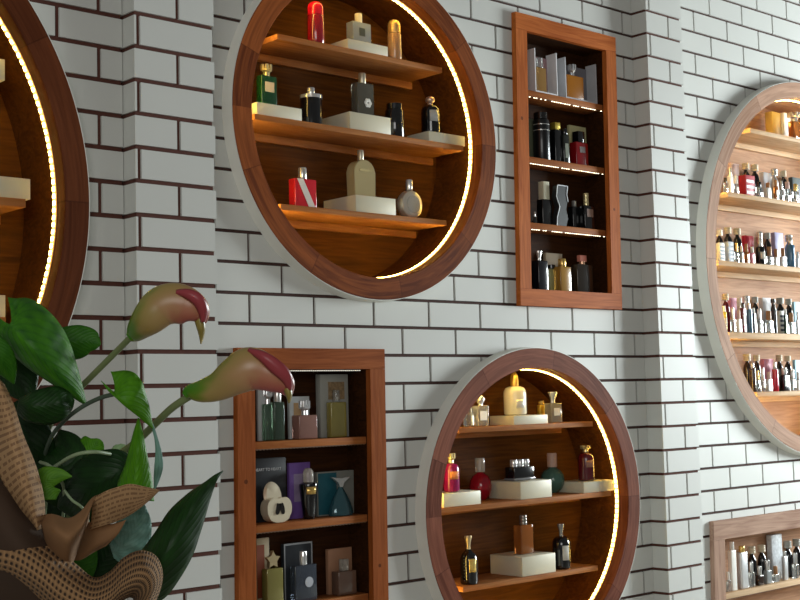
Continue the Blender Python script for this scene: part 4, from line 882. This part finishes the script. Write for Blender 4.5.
# burlap
def burlapmat():
    m = bpy.data.materials.new('woven_burlap'); m.use_nodes = True; nt = m.node_tree; N = nt.nodes.new; L = nt.links.new; b = nt.nodes['Principled BSDF']
    uv = N('ShaderNodeUVMap'); sp = N('ShaderNodeSeparateXYZ'); L(uv.outputs[0], sp.inputs[0])
    def mth(op, a, bb=None):
        q = N('ShaderNodeMath'); q.operation = op
        for i, v in enumerate((a, bb)):
            if v is None: continue
            if isinstance(v, (int, float)): q.inputs[i].default_value = v
            else: L(v, q.inputs[i])
        return q.outputs[0]
    sx = mth('ABSOLUTE', mth('SINE', mth('MULTIPLY', sp.outputs[0], PI*62))); sy = mth('ABSOLUTE', mth('SINE', mth('MULTIPLY', sp.outputs[1], PI*11)))
    weave = mth('MAXIMUM', mth('POWER', sx, 1.5), mth('POWER', sy, 1.5)) if False else mth('SUBTRACT', 1, mth('MULTIPLY', sx, sy))
    n = N('ShaderNodeTexNoise'); n.inputs['Scale'].default_value = 40; L(uv.outputs[0], n.inputs['Vector'])
    cr = N('ShaderNodeValToRGB'); cr.color_ramp.elements[0].position = .15; cr.color_ramp.elements[0].color = srgb('2c1c10'); cr.color_ramp.elements[1].position = .55; cr.color_ramp.elements[1].color = srgb('98744e')
    L(mth('ADD', weave, mth('MULTIPLY', mth('SUBTRACT', n.outputs['Fac'], .5), .25)), cr.inputs[0]); L(cr.outputs[0], b.inputs['Base Color']); b.inputs['Roughness'].default_value = .9
    bp = N('ShaderNodeBump'); bp.inputs['Strength'].default_value = .8; bp.inputs['Distance'].default_value = .002; L(weave, bp.inputs['Height']); L(bp.outputs[0], b.inputs['Normal'])
    return m
M_bur = burlapmat()
rowA = [(-18, 524, 1.24), (20, 529, 1.22), (50, 544, 1.21), (75, 564, 1.205), (94, 578, 1.205), (110, 572, 1.20), (124, 558, 1.195), (140, 551, 1.19), (155, 556, 1.19), (162, 572, 1.19), (159, 592, 1.195), (148, 614, 1.20)]
rowB = [(-18, 540, 1.20), (16, 546, 1.18), (43, 562, 1.17), (66, 582, 1.165), (90, 596, 1.165), (109, 591, 1.16), (124, 578, 1.155), (138, 571, 1.15), (149, 574, 1.15), (153, 585, 1.155), (149, 597, 1.16), (140, 614, 1.165)]
rowC = [(-18, 562, 1.20), (12, 568, 1.18), (38, 584, 1.17), (60, 602, 1.17), (88, 614, 1.17), (106, 608, 1.165), (119, 596, 1.16), (131, 590, 1.16), (138, 590, 1.165), (140, 596, 1.17), (137, 604, 1.18), (130, 616, 1.19)]
rowD = [(-18, 572, 1.26), (10, 580, 1.24), (36, 596, 1.23), (58, 616, 1.23), (86, 628, 1.23), (104, 620, 1.22), (116, 606, 1.21), (126, 598, 1.21), (132, 597, 1.21), (134, 600, 1.21), (131, 608, 1.22), (126, 622, 1.23)]
loft('burlap_wrap', [rowA, rowB, rowC, rowD], M_bur, nu=6, thick=.0015, nv=6)
# the wrapped pot below, tied and standing on a pedestal (out of the frame)
base = deep(45, 640, 1.33)
prof = []
pot = lathe([(0, -.40), (.055, -.40), (.062, -.34), (.075, -.22), (.05, -.16), (.065, -.08), (.085, -.01), (.08, 0.0)], 32)
po = link('burlap_base', pot, M_bur, None, base); solid(po, .002); inb(po)
zt = base.z-.401
pd = thing('pedestal', 'round white pedestal under the bouquet', 'pedestal', (base.x, base.y, 0))
link('column', lathe([(0, 0), (.14, 0), (.14, .03), (.06, .06), (.05, zt-.06), (.06, zt-.03), (0, zt-.03)], 32), M_white, pd)
link('top', lathe([(0, zt-.03), (.17, zt-.03), (.17, zt-.002), (0, zt-.002)], 40), M_white, pd)
